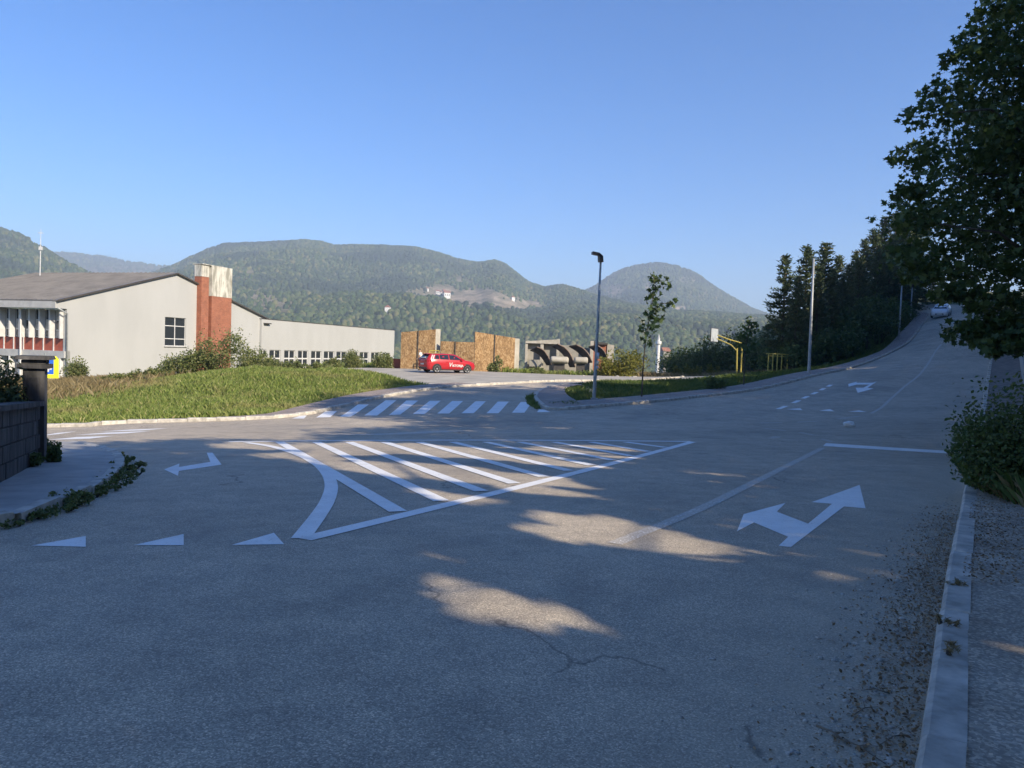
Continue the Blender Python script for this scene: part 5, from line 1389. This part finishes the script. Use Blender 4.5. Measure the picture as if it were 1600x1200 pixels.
    MB().box((2.17, 0, .48), (.03, .50, .10)).build('number_plate', 'white_paint', root)
    MB().box((0, 0, .30), (3.2, 1.3, .16)).build('underbody', 'black_plastic', root)
    if lettering:
        def text(nm, body, size, x, z, sgn, shear=0.0):
            cu = bpy.data.curves.new(nm, 'FONT'); cu.body = body; cu.size = size; cu.offset = 0.008; cu.shear = shear; cu.extrude = 0.004
            tmp = bpy.data.objects.new(nm, cu); COL.objects.link(tmp); dg = bpy.context.evaluated_depsgraph_get(); dg.update()
            me = bpy.data.meshes.new_from_object(tmp.evaluated_get(dg)); bpy.data.objects.remove(tmp)
            me.materials.clear(); me.materials.append(MATS['white_paint'])
            o = link_mesh(nm, me, root); y = side(x + .3, z + .1, sgn, .012)[1]
            o.matrix_local = Matrix.Translation((x, y, z)) @ Matrix.Rotation(0 if sgn < 0 else math.pi, 4, 'Z') @ Matrix.Rotation(math.pi / 2, 4, 'X')
        text('lettering', 'V', 0.44, -.34, .50, -1, .25); text('lettering', 'IKTORIJA', 0.235, -.02, .50, -1)
        for k in (0, .15):
            panel('stripe', [(-1.86 + k, 1.02), (-1.78 + k, 1.02), (-1.56 + k, 1.36), (-1.64 + k, 1.36)], -1, 'white_paint', off=.014)
        MB().slab([(-2.075, -.36, 1.10), (-2.075, .36, 1.10), (-2.005, .36, 1.18), (-2.005, -.36, 1.18)], (-.02, 0, .02)).build('window_lettering_strip', 'white_paint', root)
    return root

def rot_px(px, py): return on_road(px, py)
q = on_road(697, 583.5)
red_car = car('parked_car', (q[0], q[1] + 0.6, H(q[0], q[1] + .6) + 0.03), R(33), 'red_car_paint', 'red hatchback with white lettering parked before the wooden hoarding', lettering=True)
q = at_depth(1470, 500, 85.0); zc = H(q[0], q[1]); 
hd = math.atan2(-0.82, -0.57)
gr = (H(q[0] - 1.3 * 0.57, q[1] - 1.3 * 0.82) - H(q[0] + 1.3 * 0.57, q[1] + 1.3 * 0.82)) / 2.6
white_car = car('oncoming_car', (q[0], q[1], zc), hd, 'white_car_paint', 'white hatchback with lit headlights driving down the hill street', lit=True, pitch=math.atan(gr))

# ---------------------------------------------------------------- person behind the red car
simple('skin', (0.42, 0.25, 0.17), (0.47, 0.28, 0.20), 6, 0.6)
simple('white_cloth', (0.66, 0.64, 0.58), (0.76, 0.74, 0.68), 5, 0.9)
simple('dark_cloth', (0.035, 0.04, 0.055), (0.06, 0.065, 0.08), 5, 0.9)
simple('hair', (0.03, 0.022, 0.018), None, rough=0.7)
def skin_mesh(name, verts, edges, rad, mat, parent, levels=1, root_i=0):
    me = bpy.data.meshes.new(name); me.from_pydata(verts, edges, []); o = bpy.data.objects.new(name, me); COL.objects.link(o)
    bm = bmesh.new(); bm.from_mesh(me); ly = bm.verts.layers.skin.verify()
    for v in bm.verts: r = rad[v.index]; v[ly].radius = (r, r) if isinstance(r, (int, float)) else r; v[ly].use_root = v.index == root_i
    bm.to_mesh(me); bm.free()
    sk = o.modifiers.new('skin', 'SKIN'); sk.use_smooth_shade = True; ss = o.modifiers.new('sub', 'SUBSURF'); ss.levels = levels; ss.render_levels = levels
    dg = bpy.context.evaluated_depsgraph_get(); dg.update(); m2 = bpy.data.meshes.new_from_object(o.evaluated_get(dg)); bpy.data.objects.remove(o)
    m2.name = name; m2.materials.clear(); m2.materials.append(MATS[mat])
    return link_mesh(name, m2, parent)
q = at_depth(657, 575, 60.2); gz_ = H(q[0], q[1]) + 0.03
man = empty('person', (q[0], q[1], gz_), R(168)); tag(man, 'person in a white shirt and dark trousers standing behind the red car', 'person')
bv = [(0, 0, .95), (0, 0, 1.15), (.02, 0, 1.36), (.05, 0, 1.48), (.10, 0, 1.57), (.13, 0, 1.68),
      (0, .10, .90), (.02, .11, .50), (-.01, .11, .09), (.13, .12, .035), (0, -.10, .90), (.03, -.11, .50), (.0, -.11, .09), (.14, -.12, .035),
      (.02, .19, 1.40), (.04, .24, 1.13), (.20, .20, .95), (.28, .18, .90), (.02, -.19, 1.40), (.06, -.24, 1.13), (.24, -.18, .98), (.32, -.16, .94)]
be = [(0, 1), (1, 2), (2, 3), (3, 4), (4, 5), (0, 6), (6, 7), (7, 8), (8, 9), (0, 10), (10, 11), (11, 12), (12, 13), (2, 14), (14, 15), (15, 16), (16, 17), (2, 18), (18, 19), (19, 20), (20, 21)]
br = [.14, .13, .14, .055, .075, .085, .085, .06, .045, .035, .085, .06, .045, .035, .055, .042, .032, .036, .055, .042, .032, .036]
for sgn, w in ((1, 17), (-1, 21)):
    c = np.array(bv[w])
    for k, (dy, L) in enumerate([(-.03, .075), (-.01, .085), (.01, .08), (.03, .065)]):
        i = len(bv); bv.append(tuple(c + np.array((.05, dy, -.02)))); bv.append(tuple(c + np.array((.05 + L * .7, dy, -.05)))); br += [.009, .008]; be += [(w, i), (i, i + 1)]
    i = len(bv); bv.append(tuple(c + np.array((.03, .045 * sgn, .01)))); bv.append(tuple(c + np.array((.07, .055 * sgn, -.01)))); br += [.011, .009]; be += [(w, i), (i, i + 1)]
skin_mesh('body', bv, be, br, 'skin', man)
skin_mesh('shirt', [(0, 0, .93), (0, 0, 1.15), (.02, 0, 1.37), (.04, 0, 1.45), (.02, .20, 1.40), (.035, .25, 1.22), (.02, -.20, 1.40), (.045, -.25, 1.22)], [(0, 1), (1, 2), (2, 3), (2, 4), (4, 5), (2, 6), (6, 7)], [(.18, .15), (.175, .15), (.17, .15), .08, .08, .07, .08, .07], 'white_cloth', man)
skin_mesh('trousers', [(0, 0, .98), (0, .10, .88), (.02, .11, .50), (-.01, .11, .10), (0, -.10, .88), (.03, -.11, .50), (0, -.11, .10)], [(0, 1), (1, 2), (2, 3), (0, 4), (4, 5), (5, 6)], [.16, .11, .085, .075, .11, .085, .075], 'dark_cloth', man)
skin_mesh('hair', [(.06, 0, 1.63), (.10, 0, 1.74), (.15, 0, 1.76)], [(0, 1), (1, 2)], [.075, .08, .06], 'hair', man)
for s in (1, -1): skin_mesh('shoe', [(-.04, .11 * s, .045), (.10, .12 * s, .045), (.19, .125 * s, .035)], [(0, 1), (1, 2)], [.045, .05, .035], 'black_plastic', man)

# ---------------------------------------------------------------- crossing sign behind the pillar
simple('yellow_sign', (0.80, 0.78, 0.02), None, rough=0.5)
simple('blue_sign', (0.01, 0.11, 0.55), None, rough=0.5)
q = at_depth(70, 590, 26.0); sg0 = GZ(q[0], q[1] + .2)
sgn = empty('crossing_sign', (q[0], q[1], sg0)); tag(sgn, 'yellow and blue pedestrian crossing sign half hidden by the stone pillar', 'sign'); sgn.rotation_euler = (0, 0, R(22))
sz0 = at_depth(70, 574, 26.0)[2] - sg0
MB().tube([(0, .04, -.2), (0, .04, sz0 + .5)], .03, 8).build('pole', 'galvanised', sgn)
MB().slab([(-.42, 0, sz0 - .38), (.42, 0, sz0 - .38), (.42, 0, sz0 + .30), (.34, 0, sz0 + .40), (.28, 0, sz0 + .40), (.28, 0, sz0 + .33), (-.28, 0, sz0 + .33), (-.28, 0, sz0 + .40), (-.34, 0, sz0 + .40), (-.42, 0, sz0 + .30)], (0, .02, 0)).build('board', 'yellow_sign', sgn)
MB().slab([(-.27, -.006, sz0 - .24), (.27, -.006, sz0 - .24), (.27, -.006, sz0 + .27), (-.27, -.006, sz0 + .27)], (0, .005, 0)).build('blue_field', 'blue_sign', sgn)
pg = MB()
pg.slab([(.10, -.010, sz0 + .14), (.15, -.010, sz0 + .14), (.19, -.010, sz0 + .02), (.22, -.010, sz0 - .02), (.20, -.010, sz0 - .09), (.14, -.010, sz0 - .06), (.12, -.010, sz0 - .16), (.07, -.010, sz0 - .16), (.09, -.010, sz0 - .04), (.0, -.010, sz0 - .06), (-.08, -.010, sz0 - .02), (-.06, -.010, sz0 + .02), (.05, -.010, sz0 + .02)], (0, .003, 0))
pg.slab([(-.16, -.010, sz0 - .17), (-.11, -.010, sz0 - .17), (-.11, -.010, sz0 - .06), (-.16, -.010, sz0 - .06)], (0, .003, 0))
pg.build('pictogram', 'white_paint', sgn)

# ---------------------------------------------------------------- block wall and pillar at the left corner
simple('dark_concrete', (0.03, 0.03, 0.03), (0.105, 0.10, 0.097), 2.6, 0.9, bump=0.5, bscale=28, bdist=0.01, stretch=(2.2, 2.2, 0.5))
simple('mortar', (0.10, 0.10, 0.095), None, rough=0.95)
pq = on_road(54, 731); pz = H(pq[0], pq[1]) + 0.11
wdir = np.array((0.415, -0.91)); wang = math.atan2(wdir[1], wdir[0])
pil = empty('stone_pillar', (pq[0], pq[1], pz), wang); tag(pil, 'dark weathered gate pillar with a stepped cap ending the block wall', 'pillar')
ptop = at_depth(54, 556, pq[1])[2] - pz
MB().box((0, 0, ptop * .46 - .1), (.30, .30, ptop * .92 + .2)).build('shaft', 'dark_concrete', pil)
MB().box((0, .0, ptop * .40 - .1), (.36, .16, ptop * .80 + .2)).build('shaft_rib', 'dark_concrete', pil)
MB().box((0, 0, ptop * .905), (.44, .44, .07)).build('lower_cap', 'dark_concrete', pil); MB().box((0, 0, ptop * .945), (.34, .34, .06)).build('cap_neck', 'dark_concrete', pil); MB().box((0, 0, ptop * .985), (.52, .52, .06), 0, .9).build('upper_cap', 'dark_concrete', pil)
wl_root = empty('block_wall', (pq[0] + wdir[0] * .17, pq[1] + wdir[1] * .17, pz), wang); tag(wl_root, 'low wall of stained concrete blocks beside the corner pavement', 'wall')
Lw = 5.4; wtop = at_depth(50, 628, pq[1] - .3)[2] - pz
def wz(x): return H(pq[0] + wdir[0] * x, pq[1] + wdir[1] * x) + 0.11 - pz
nc = 4; ch_ = (wtop - .07) / nc
slope_w = (wz(Lw) - wz(0)) / Lw
inner = MB(); inner.slab([(0, -.07, -.3), (Lw, -.07, slope_w * Lw - .3), (Lw, -.07, slope_w * Lw + wtop - .08), (0, -.07, wtop - .08)], (0, .14, 0)); inner.build('mortar_core', 'mortar', wl_root)
bme = MB().box((0, 0, 0), (.392, .19, ch_ - .012)); bobj = bme.build('block', 'dark_concrete', wl_root)
bm = bmesh.new(); bm.from_mesh(bobj.data); bmesh.ops.bevel(bm, geom=bm.edges[:], offset=.008, segments=1, affect='EDGES'); bm.to_mesh(bobj.data); bm.free()
bdata = bobj.data; first = True
for r_ in range(-1, nc):
    x = 0.2 if r_ % 2 else 0.4
    while x < Lw - .1:
        o = bobj if first else link_mesh('block', bdata, wl_root); first = False
        o.matrix_local = Matrix.Translation((x, random.uniform(-.006, .006), slope_w * x + (r_ + .5) * ch_)) @ Matrix.Rotation(-math.atan(slope_w), 4, 'Y') @ Matrix.Scale(random.uniform(.985, 1.0), 4)
        x += 0.40
for k in range(5):
    x0, x1 = k * Lw / 5 + .003, (k + 1) * Lw / 5 - .003
    MB().slab([(x0, -.16, slope_w * x0 + wtop - .075), (x1, -.16, slope_w * x1 + wtop - .075), (x1, .16, slope_w * x1 + wtop - .075), (x0, .16, slope_w * x0 + wtop - .075)], (0, 0, .075)).build('coping_slab', 'dark_concrete', wl_root)

# low pale wall along the right pavement, higher up
lw = [p for p in offset_line(RIGHT_KERB, -1.55) if 20 < p[1] < 62]
lwr = empty('low_wall', (lw[0][0], lw[0][1], H(*lw[0]))); tag(lwr, 'low pale concrete wall along the right pavement under the maple', 'wall')
for a, b in zip(lw[:-1:2], lw[2::2]):
    O = np.array(lwr.location); za, zb = H(*a), H(*b); d = (b - a); d = d / np.linalg.norm(d); nn = np.array((d[1], -d[0])) * .25; g = .004
    MB().slab([np.array((a[0] + d[0] * g, a[1] + d[1] * g, za - .2)) - O, np.array((b[0] - d[0] * g, b[1] - d[1] * g, zb - .2)) - O, np.array((b[0] - d[0] * g, b[1] - d[1] * g, zb + .95)) - O, np.array((a[0] + d[0] * g, a[1] + d[1] * g, za + .95)) - O], (nn[0], nn[1], 0)).build('wall_panel', 'concrete', lwr)

# ---------------------------------------------------------------- sports ground
simple('yellow_metal', (0.36, 0.29, 0.05), (0.48, 0.39, 0.08), 5, 0.6)
simple('board_grey', (0.34, 0.38, 0.42), (0.44, 0.48, 0.52), 3, 0.7)
def z5(x, y): return 900 + x / 4.706, 360 + y / 4.706
yy = 58.0; bb = at_depth(*z5(1187, 955), yy); bz = GZ(bb[0], bb[1])
hoop = empty('basketball_hoop', (bb[0], bb[1], bz)); tag(hoop, 'yellow tube basketball stand with a grey backboard', 'basketball hoop'); HB = np.array((bb[0], bb[1], bz))
def hq(x, y, dy=0.0): return at_depth(*z5(x, y), yy + dy) - HB
MB().tube([(0, 0, -.2), hq(1185, 825)], .06, 8).build('post', 'yellow_metal', hoop)
q = hq(1222, 830, .8); MB().tube([(q[0], q[1], -.2), q], .06, 8).build('post', 'yellow_metal', hoop)
MB().tube([hq(1040, 770), hq(1120, 800), hq(1222, 830, .8)], .045, 6).build('top_arm', 'yellow_metal', hoop)
MB().tube([hq(1035, 795), hq(1140, 842), hq(1187, 890)], .045, 6).build('brace', 'yellow_metal', hoop)
a, b = hq(993, 718), hq(1040, 820, 1.2)
bd = MB().slab([(a[0], a[1], b[2]), (b[0], b[1], b[2]), (b[0], b[1], a[2]), (a[0], a[1], a[2])], (.02, -.05, 0)).build('backboard', 'board_grey', hoop)
fr = MB()
for p0, p1 in (((a[0], a[1], b[2]), (b[0], b[1], b[2])), ((b[0], b[1], b[2]), (b[0], b[1], a[2])), ((b[0], b[1], a[2]), (a[0], a[1], a[2])), ((a[0], a[1], a[2]), (a[0], a[1], b[2]))): fr.tube([np.array(p0) + np.array((0, -.03, 0)), np.array(p1) + np.array((0, -.03, 0))], .035, 6)
fr.build('board_frame', 'dark_trim', bd)
rc = (np.array((a[0] + b[0], a[1] + b[1], 0)) / 2); rc[2] = b[2] + .2
MB().tube([rc + np.array((-.35 + .23 * math.cos(t), -.12 + .23 * math.sin(t), 0)) for t in np.linspace(0, 6.283, 16)], .015, 5, False).build('rim', 'red_panel', bd)
q0 = at_depth(1216, 562, 60); rz_ = GZ(q0[0], q0[1]); rail = empty('yellow_railing', (q0[0], q0[1], rz_)); tag(rail, 'low yellow metal railing on the grass before the spruces', 'railing'); O = np.array((q0[0], q0[1], rz_))
def rl(x, y): return at_depth(x, y, 60) - O
MB().tube([rl(1197, 552.5), rl(1236, 554)], .05, 6).build('top_rail', 'yellow_metal', rail); MB().tube([rl(1200, 556), rl(1233, 557)], .03, 6).build('lower_rail', 'yellow_metal', rail)
for x in (1201, 1208, 1215, 1222, 1231): t = rl(x, 553); MB().tube([(t[0], t[1], -.15), t], .045, 6).build('post', 'yellow_metal', rail)
q0 = at_depth(679, 574, 65.5); rz_ = GZ(q0[0], q0[1]); fr2 = empty('goal_frame', (q0[0], q0[1], rz_)); tag(fr2, 'yellow tubular frame standing between the red car and the hoarding', 'frame'); O = np.array((q0[0], q0[1], rz_))
def yl(x, y): return at_depth(x, y, 65.5) - O
for x in (671, 686): t = yl(x, 548); MB().tube([(t[0], t[1], -.1), t], .05, 6).build('post', 'yellow_metal', fr2)
MB().tube([yl(671, 548), yl(686, 548)], .055, 6).build('top_rail', 'yellow_metal', fr2); MB().tube([yl(671, 551.5), yl(686, 551.8)], .035, 6).build('lower_rail', 'yellow_metal', fr2)

# ---------------------------------------------------------------- town in the valley, houses on the mountain
simple('house_white', (0.68, 0.67, 0.63), (0.78, 0.77, 0.73), 0.3, 0.85)
simple('tile_roof', (0.24, 0.10, 0.06), (0.33, 0.15, 0.09), 0.5, 0.85)
q = at_depth(1028, 556, 250); gz_ = GZ(q[0], q[1]); mn = empty('minaret', (q[0], q[1], gz_)); tag(mn, 'white minaret with a balcony rising out of the valley', 'minaret')
zt_ = at_depth(1028, 556, 250)[2] - gz_; z1 = at_depth(1029, 537, 250)[2] - gz_; z2 = at_depth(1029, 530, 250)[2] - gz_; z3 = at_depth(1030, 521, 250)[2] - gz_
MB().tube([(0, 0, -1), (0, 0, z1)], [0.75, .62], 12).build('shaft', 'house_white', mn); MB().tube([(0, 0, z1 - .5), (0, 0, z1), (0, 0, z1 + .9)], [.62, 1.0, 1.0], 12).build('balcony', 'house_white', mn)
MB().tube([(0, 0, z1 + .8), (0, 0, z2)], [.5, .48], 12).build('upper_shaft', 'house_white', mn); MB().tube([(0, 0, z2), (0, 0, z3)], [.58, .03], 12).build('spire', 'grey_paint', mn)
def house(name, p, w, d, h, rz, label, wall='house_white', roof='tile_roof', group=None, rh=0.45):
    root = empty(name, tuple(p), rz); tag(root, label, 'house', group)
    MB().box((0, 0, h / 2 - 2), (w, d, h + 4)).build('wall', wall, root)
    m = MB().add([(-w / 2 - .4, -d / 2 - .4, h), (w / 2 + .4, -d / 2 - .4, h), (w / 2 + .4, d / 2 + .4, h), (-w / 2 - .4, d / 2 + .4, h), (-w / 2, 0, h + d * rh), (w / 2, 0, h + d * rh)], [(0, 1, 5, 4), (2, 3, 4, 5), (0, 4, 3), (1, 2, 5), (3, 2, 1, 0)]); m.build('roof', roof, root)
    for i in (-.3, 0, .3): MB().box((w * i, -d / 2 - .02, h * .55), (w * .13, .08, h * .3)).build('window', 'glass', root)
    return root
q = at_depth(1039, 549, 420); g = GZ(q[0], q[1]); house('valley_house', (q[0], q[1], g), 4.5, 5, q[2] - g, .3, 'brown-roofed house beside the white minaret', 'old_concrete')
for i, (px, py, w, lb) in enumerate([(684, 459, 7, 'small white house at the upper left of the mountain clearing'), (697, 466, 12, 'largest white house in the mountain clearing'), (694, 459.5, 6, 'tiny white house above the largest one in the clearing'), (688, 461, 6, 'tiny white house between two others in the clearing'), (604, 489, 8, 'lone pale house in the forest below the clearing'), (802, 470, 7, 'lone white house at the right end of the mountain fields'), (696, 478, 5, 'small white house below the clearing'), (668, 455, 6, 'pale house on the left fields of the clearing')]):
    k = np.unravel_index(np.argmin((MSX[:, :-3] - px) ** 2 + (MSY[:, :-3] - py) ** 2), MSX[:, :-3].shape)
    house('mountain_house', MV[k], w, w * .8, w * .75, .4 * i, lb, group='houses on the mountain')

# ---------------------------------------------------------------- loose things on and beside the road
def rock_set(name, P, size, mat, label, cat, seed=1, flat=0.6):
    rng = np.random.default_rng(seed); base = np.array([(1, 0, 0), (-1, 0, 0), (0, 1, 0), (0, -1, 0), (0, 0, 1), (0, 0, -1), (.6, .6, .5), (-.6, .55, .5), (.55, -.6, .5), (-.6, -.6, .45)])
    import itertools
    bm = bmesh.new()
    for v in base: bm.verts.new(v)
    bmesh.ops.convex_hull(bm, input=bm.verts); bm.verts.index_update(); base = np.array([v.co[:] for v in bm.verts]); bm.faces.ensure_lookup_table()
    tri = np.array([[v.index for v in f.verts] for f in bm.faces if len(f.verts) == 3]); bm.free()
    n = len(P); S = np.asarray(size)[:, None, None]; a = rng.random(n) * 6.28; c, s = np.cos(a)[:, None], np.sin(a)[:, None]
    B = base[None] * (0.75 + 0.5 * rng.random((n, len(base), 1))) * (0.7 + 0.6 * rng.random((n, 1, 3))) * np.array((1, 1, flat))
    B = np.stack([B[:, :, 0] * c - B[:, :, 1] * s, B[:, :, 0] * s + B[:, :, 1] * c, B[:, :, 2]], 2)
    V = P[:, None, :] + B * S
    idx = tri[None] + (np.arange(n) * len(base))[:, None, None]
    o = link_mesh(name, poly_mesh(name, V.reshape(-1, 3), np.full(n * len(tri), 3), idx.reshape(-1), mat))
    return tag(o, label, cat, kind='stuff')
simple('stone', (0.30, 0.275, 0.235), (0.58, 0.53, 0.46), 30, 0.9)
foliage('dead_leaf', [(0.0, (0.13, 0.075, 0.036)), (0.6, (0.25, 0.155, 0.08)), (1.0, (0.42, 0.29, 0.16))], 0.1)
rkn = [p for p in RIGHT_KERB if 0.5 < p[1] < 12]
def gutter(n, spread, seed, lo=1.0, hi=10.5, side=1, zo=0.0):
    rng = np.random.default_rng(seed); s = np.array(smooth_line(rkn, 0.1)); y = lo + (hi - lo) * rng.beta(1.3, 1.7, n); x = np.interp(y, s[:, 1], s[:, 0]); d = np.abs(rng.normal(size=n)) * spread + .01
    X = x - 0.838 * d * side; Y = y + 0.545 * d * side
    return np.stack([X, Y, H(X, Y) + zo], 1), d, rng
P, d, rng = gutter(1500, 0.30, 1); rock_set('gutter_gravel', P, 0.005 + 0.016 * rng.random(len(P)) ** 3, 'stone', 'loose gravel washed along the right kerb', 'gravel', 1)
P, d, rng = gutter(500, 0.75, 2); rock_set('scattered_gravel', P, 0.003 + 0.008 * rng.random(len(P)) ** 2, 'stone', 'sparse grit scattered from the kerb onto the road', 'gravel', 2)
P, d, rng = gutter(900, 0.6, 3, 0.5, 9, -1, 0.113); P[:, :2] += np.array((0.838, -0.545)) * 0.16; rock_set('pavement_gravel', P, 0.003 + 0.010 * rng.random(len(P)) ** 3, 'stone', 'fine gravel lying on the right pavement', 'gravel', 3)
P, d, rng = gutter(7000, 0.20, 4, 1.6, 9.5, 1, 0.008)
P[:, 2] += rng.random(len(P)) * 0.035 * np.exp(-d / .12); lo = link_mesh('leaf_litter', leaf_mesh('leaf_litter', P, 0.009 + 0.020 * rng.random(len(P)) ** 2, LEAF2D, 'dead_leaf', 1.2, rng=rng)); tag(lo, 'brown dead leaves heaped along the right kerb', 'leaves', kind='stuff')
P, d, rng = gutter(2600, 0.45, 5, 5.4, 10.0, -1, 0.118); P[:, :2] += np.array((0.838, -0.545)) * 0.1
lo = link_mesh('bush_litter', leaf_mesh('bush_litter', P, 0.010 + 0.022 * rng.random(len(P)), LEAF2D, 'dead_leaf', 1.2, rng=rng)); tag(lo, 'dead leaves on the pavement under the roadside bush', 'leaves', kind='stuff')
# dry tufts around the bush and on the pavement
bq = np.array(rb.location)
bp = [(bq[0] - .55, bq[1] - 1.25), (bq[0] + .9, bq[1] - 1.15), (bq[0] + 1.1, bq[1] + .8), (bq[0] + .1, bq[1] + 1.2)]
grass('bush_grass', bp, 2600, 0.10, 0.42, 'dry_grass', 'thin dry grass sprouting round the roadside bush', 0.006, 8, zf=lambda x, y: H(x, y) + 0.11)
grass('bush_green_grass', bp, 2200, 0.10, 0.5, 'lush_grass', 'thin green grass sprouting round the roadside bush', 0.007, 9, zf=lambda x, y: H(x, y) + 0.11)
for i, (px, py) in enumerate([(1492, 948), (1478, 1012), (1480, 1058)]):
    q = on_road(px, py - 6); bush('grass_tuft', q[0], q[1], .18, .05, ['dry weed tuft in the pavement joint beyond the others', 'dry weed tuft in the middle of the pavement joint', 'dry weed tuft in the pavement joint by the sun streak'][i], 'dry_grass', .055, 130, 240 + i, 'weed', 'weed tufts in the pavement joint', clumps=6, z=q[2] + .115, shape=THIN2D, stems=2)
# weeds along the left corner kerb and ivy at the pillar
for i, (px, py, w, h, n) in enumerate([(176, 711, .5, .09, 700), (187, 719, .5, .10, 800), (192, 731, .55, .13, 900), (188, 743, .55, .13, 900), (174, 754, .55, .12, 900), (158, 763, .5, .10, 700), (140, 772, .45, .10, 600), (120, 780, .40, .09, 500), (103, 788, .42, .16, 700), (80, 797, .40, .09, 400), (55, 806, .40, .10, 400), (35, 812, .35, .08, 300), (10, 820, .3, .07, 250)]):
    q = on_road(px, py + 3); bush('kerb_weed', q[0], q[1], w * 1.7, h, 'green weed growing in the gutter of the corner kerb', 'shrub_leaf', .03, int(n * 1.5), 260 + i, 'weed', 'weeds along the corner kerb', clumps=26, z=q[2], stems=4)
for i, (px, py, w, h) in enumerate([(72, 728, .5, .35), (45, 742, .45, .24), (88, 734, .3, .2)]):
    q = on_road(px, py - 2); bush('ivy', q[0], q[1], w, h, ['dark ivy clump at the foot of the stone pillar', 'low ivy creeping along the foot of the block wall', 'small ivy sprout on the corner pavement'][i], 'dark_shrub_leaf', .07, 600, 280 + i, 'ivy', clumps=9, z=q[2] + .10, stems=4)
# weeds where the zebra meets the island nose
nw = pts([(822, 622), (832, 617), (836, 630), (846, 639), (838, 640), (824, 632)])
grass('nose_weed', nw, 900, 0.05, 0.2, 'lush_grass', 'grass growing in the gutter round the island nose', 0.012, 31, zf=H)
# plastic bag
simple('white_plastic', (0.80, 0.81, 0.82), None, rough=0.4)
q = on_road(1327, 666.5); bm = bmesh.new(); bmesh.ops.create_icosphere(bm, subdivisions=3, radius=.16)
for v in bm.verts:
    n_ = noise.noise(v.co * 9) * .35 + noise.noise(v.co * 22) * .12
    v.co *= 1 + n_; v.co.x *= 1.15; v.co.z = v.co.z * .62 + .085
me = bpy.data.meshes.new('plastic_bag'); bm.to_mesh(me); bm.free(); me.materials.append(MATS['white_plastic']); o = link_mesh('plastic_bag', me); o.location = tuple(q); tag(o, 'crumpled white plastic bag lying in the road before the stop line', 'bag')
# twigs in the gutter
simple('dry_twig', (0.13, 0.10, 0.07), (0.22, 0.18, 0.13), 10, 0.9)
for i, (a, b, r_) in enumerate([((1276, 1135), (1330, 1168), .005), ((1300, 1150), (1385, 1196), .004), ((1390, 1085), (1345, 1080), .004), ((1330, 1120), (1372, 1105), .003), ((1415, 1150), (1375, 1165), .004)]):
    p0, p1 = on_road(*a), on_road(*b); m = (p0 + p1) / 2 + np.array((0, 0, .02)); c = np.array((p0[0], p0[1], p0[2]))
    d_ = p1 - p0; sd = np.array((-d_[1], d_[0], .06)) * .35
    o = MB().tube([p0 - c + np.array((0, 0, r_)), m - c, p1 - c + np.array((0, 0, r_))], [r_, r_ * .8, r_ * .4], 5).tube([m - c, m - c + d_ * .22 + sd * .6], [r_ * .7, r_ * .3], 4).build('twig', 'dry_twig'); o.location = tuple(c)
    tag(o, 'dry forked twig lying in the gutter near the right kerb', 'twig', 'twigs in the gutter')
# rubble on the lot, reddish heap by the mound
rng = np.random.default_rng(77); LP = []
for k in range(130):
    x, y = rng.uniform(905, 1090), rng.uniform(581, 590); p = on_road(x, y); LP.append((p[0], p[1], p[2] + .03))
rock_set('lot_rubble', np.array(LP), 0.05 + .16 * rng.random(len(LP)) ** 3, 'stone', 'broken stones strewn over the right end of the lot', 'rubble', 5)
LP = [at_depth(rng.uniform(1135, 1168), 563, 57) for k in range(30)]; LP = np.array([(p[0], p[1] + rng.uniform(-.6, .6), GZ(p[0], p[1]) + .1) for p in LP]); rock_set('hoop_rubble', LP, .1 + .2 * rng.random(30), 'pale_concrete', 'pale rubble heaped at the foot of the basketball stand', 'rubble', 6)
simple('red_rubble', (0.16, 0.055, 0.04), (0.27, 0.10, 0.07), 4, 0.9)
q = on_road(538, 590); LP = np.array([(q[0] + rng.normal() * .55, q[1] + rng.normal() * .3, GZ(q[0], q[1]) + .05 + abs(rng.normal()) * .05) for k in range(60)]); rock_set('brick_heap', LP, .10 + .14 * rng.random(60), 'red_rubble', 'low heap of red brick rubble at the edge of the mound', 'rubble', 7)
region('garden_bed', [(-9.9, 9.4), (-7.05, 9.6), (-8.05, 11.95), (-9.9, 12.3)], 0.122, 'soil_grass', 0.5, None, 'structure')
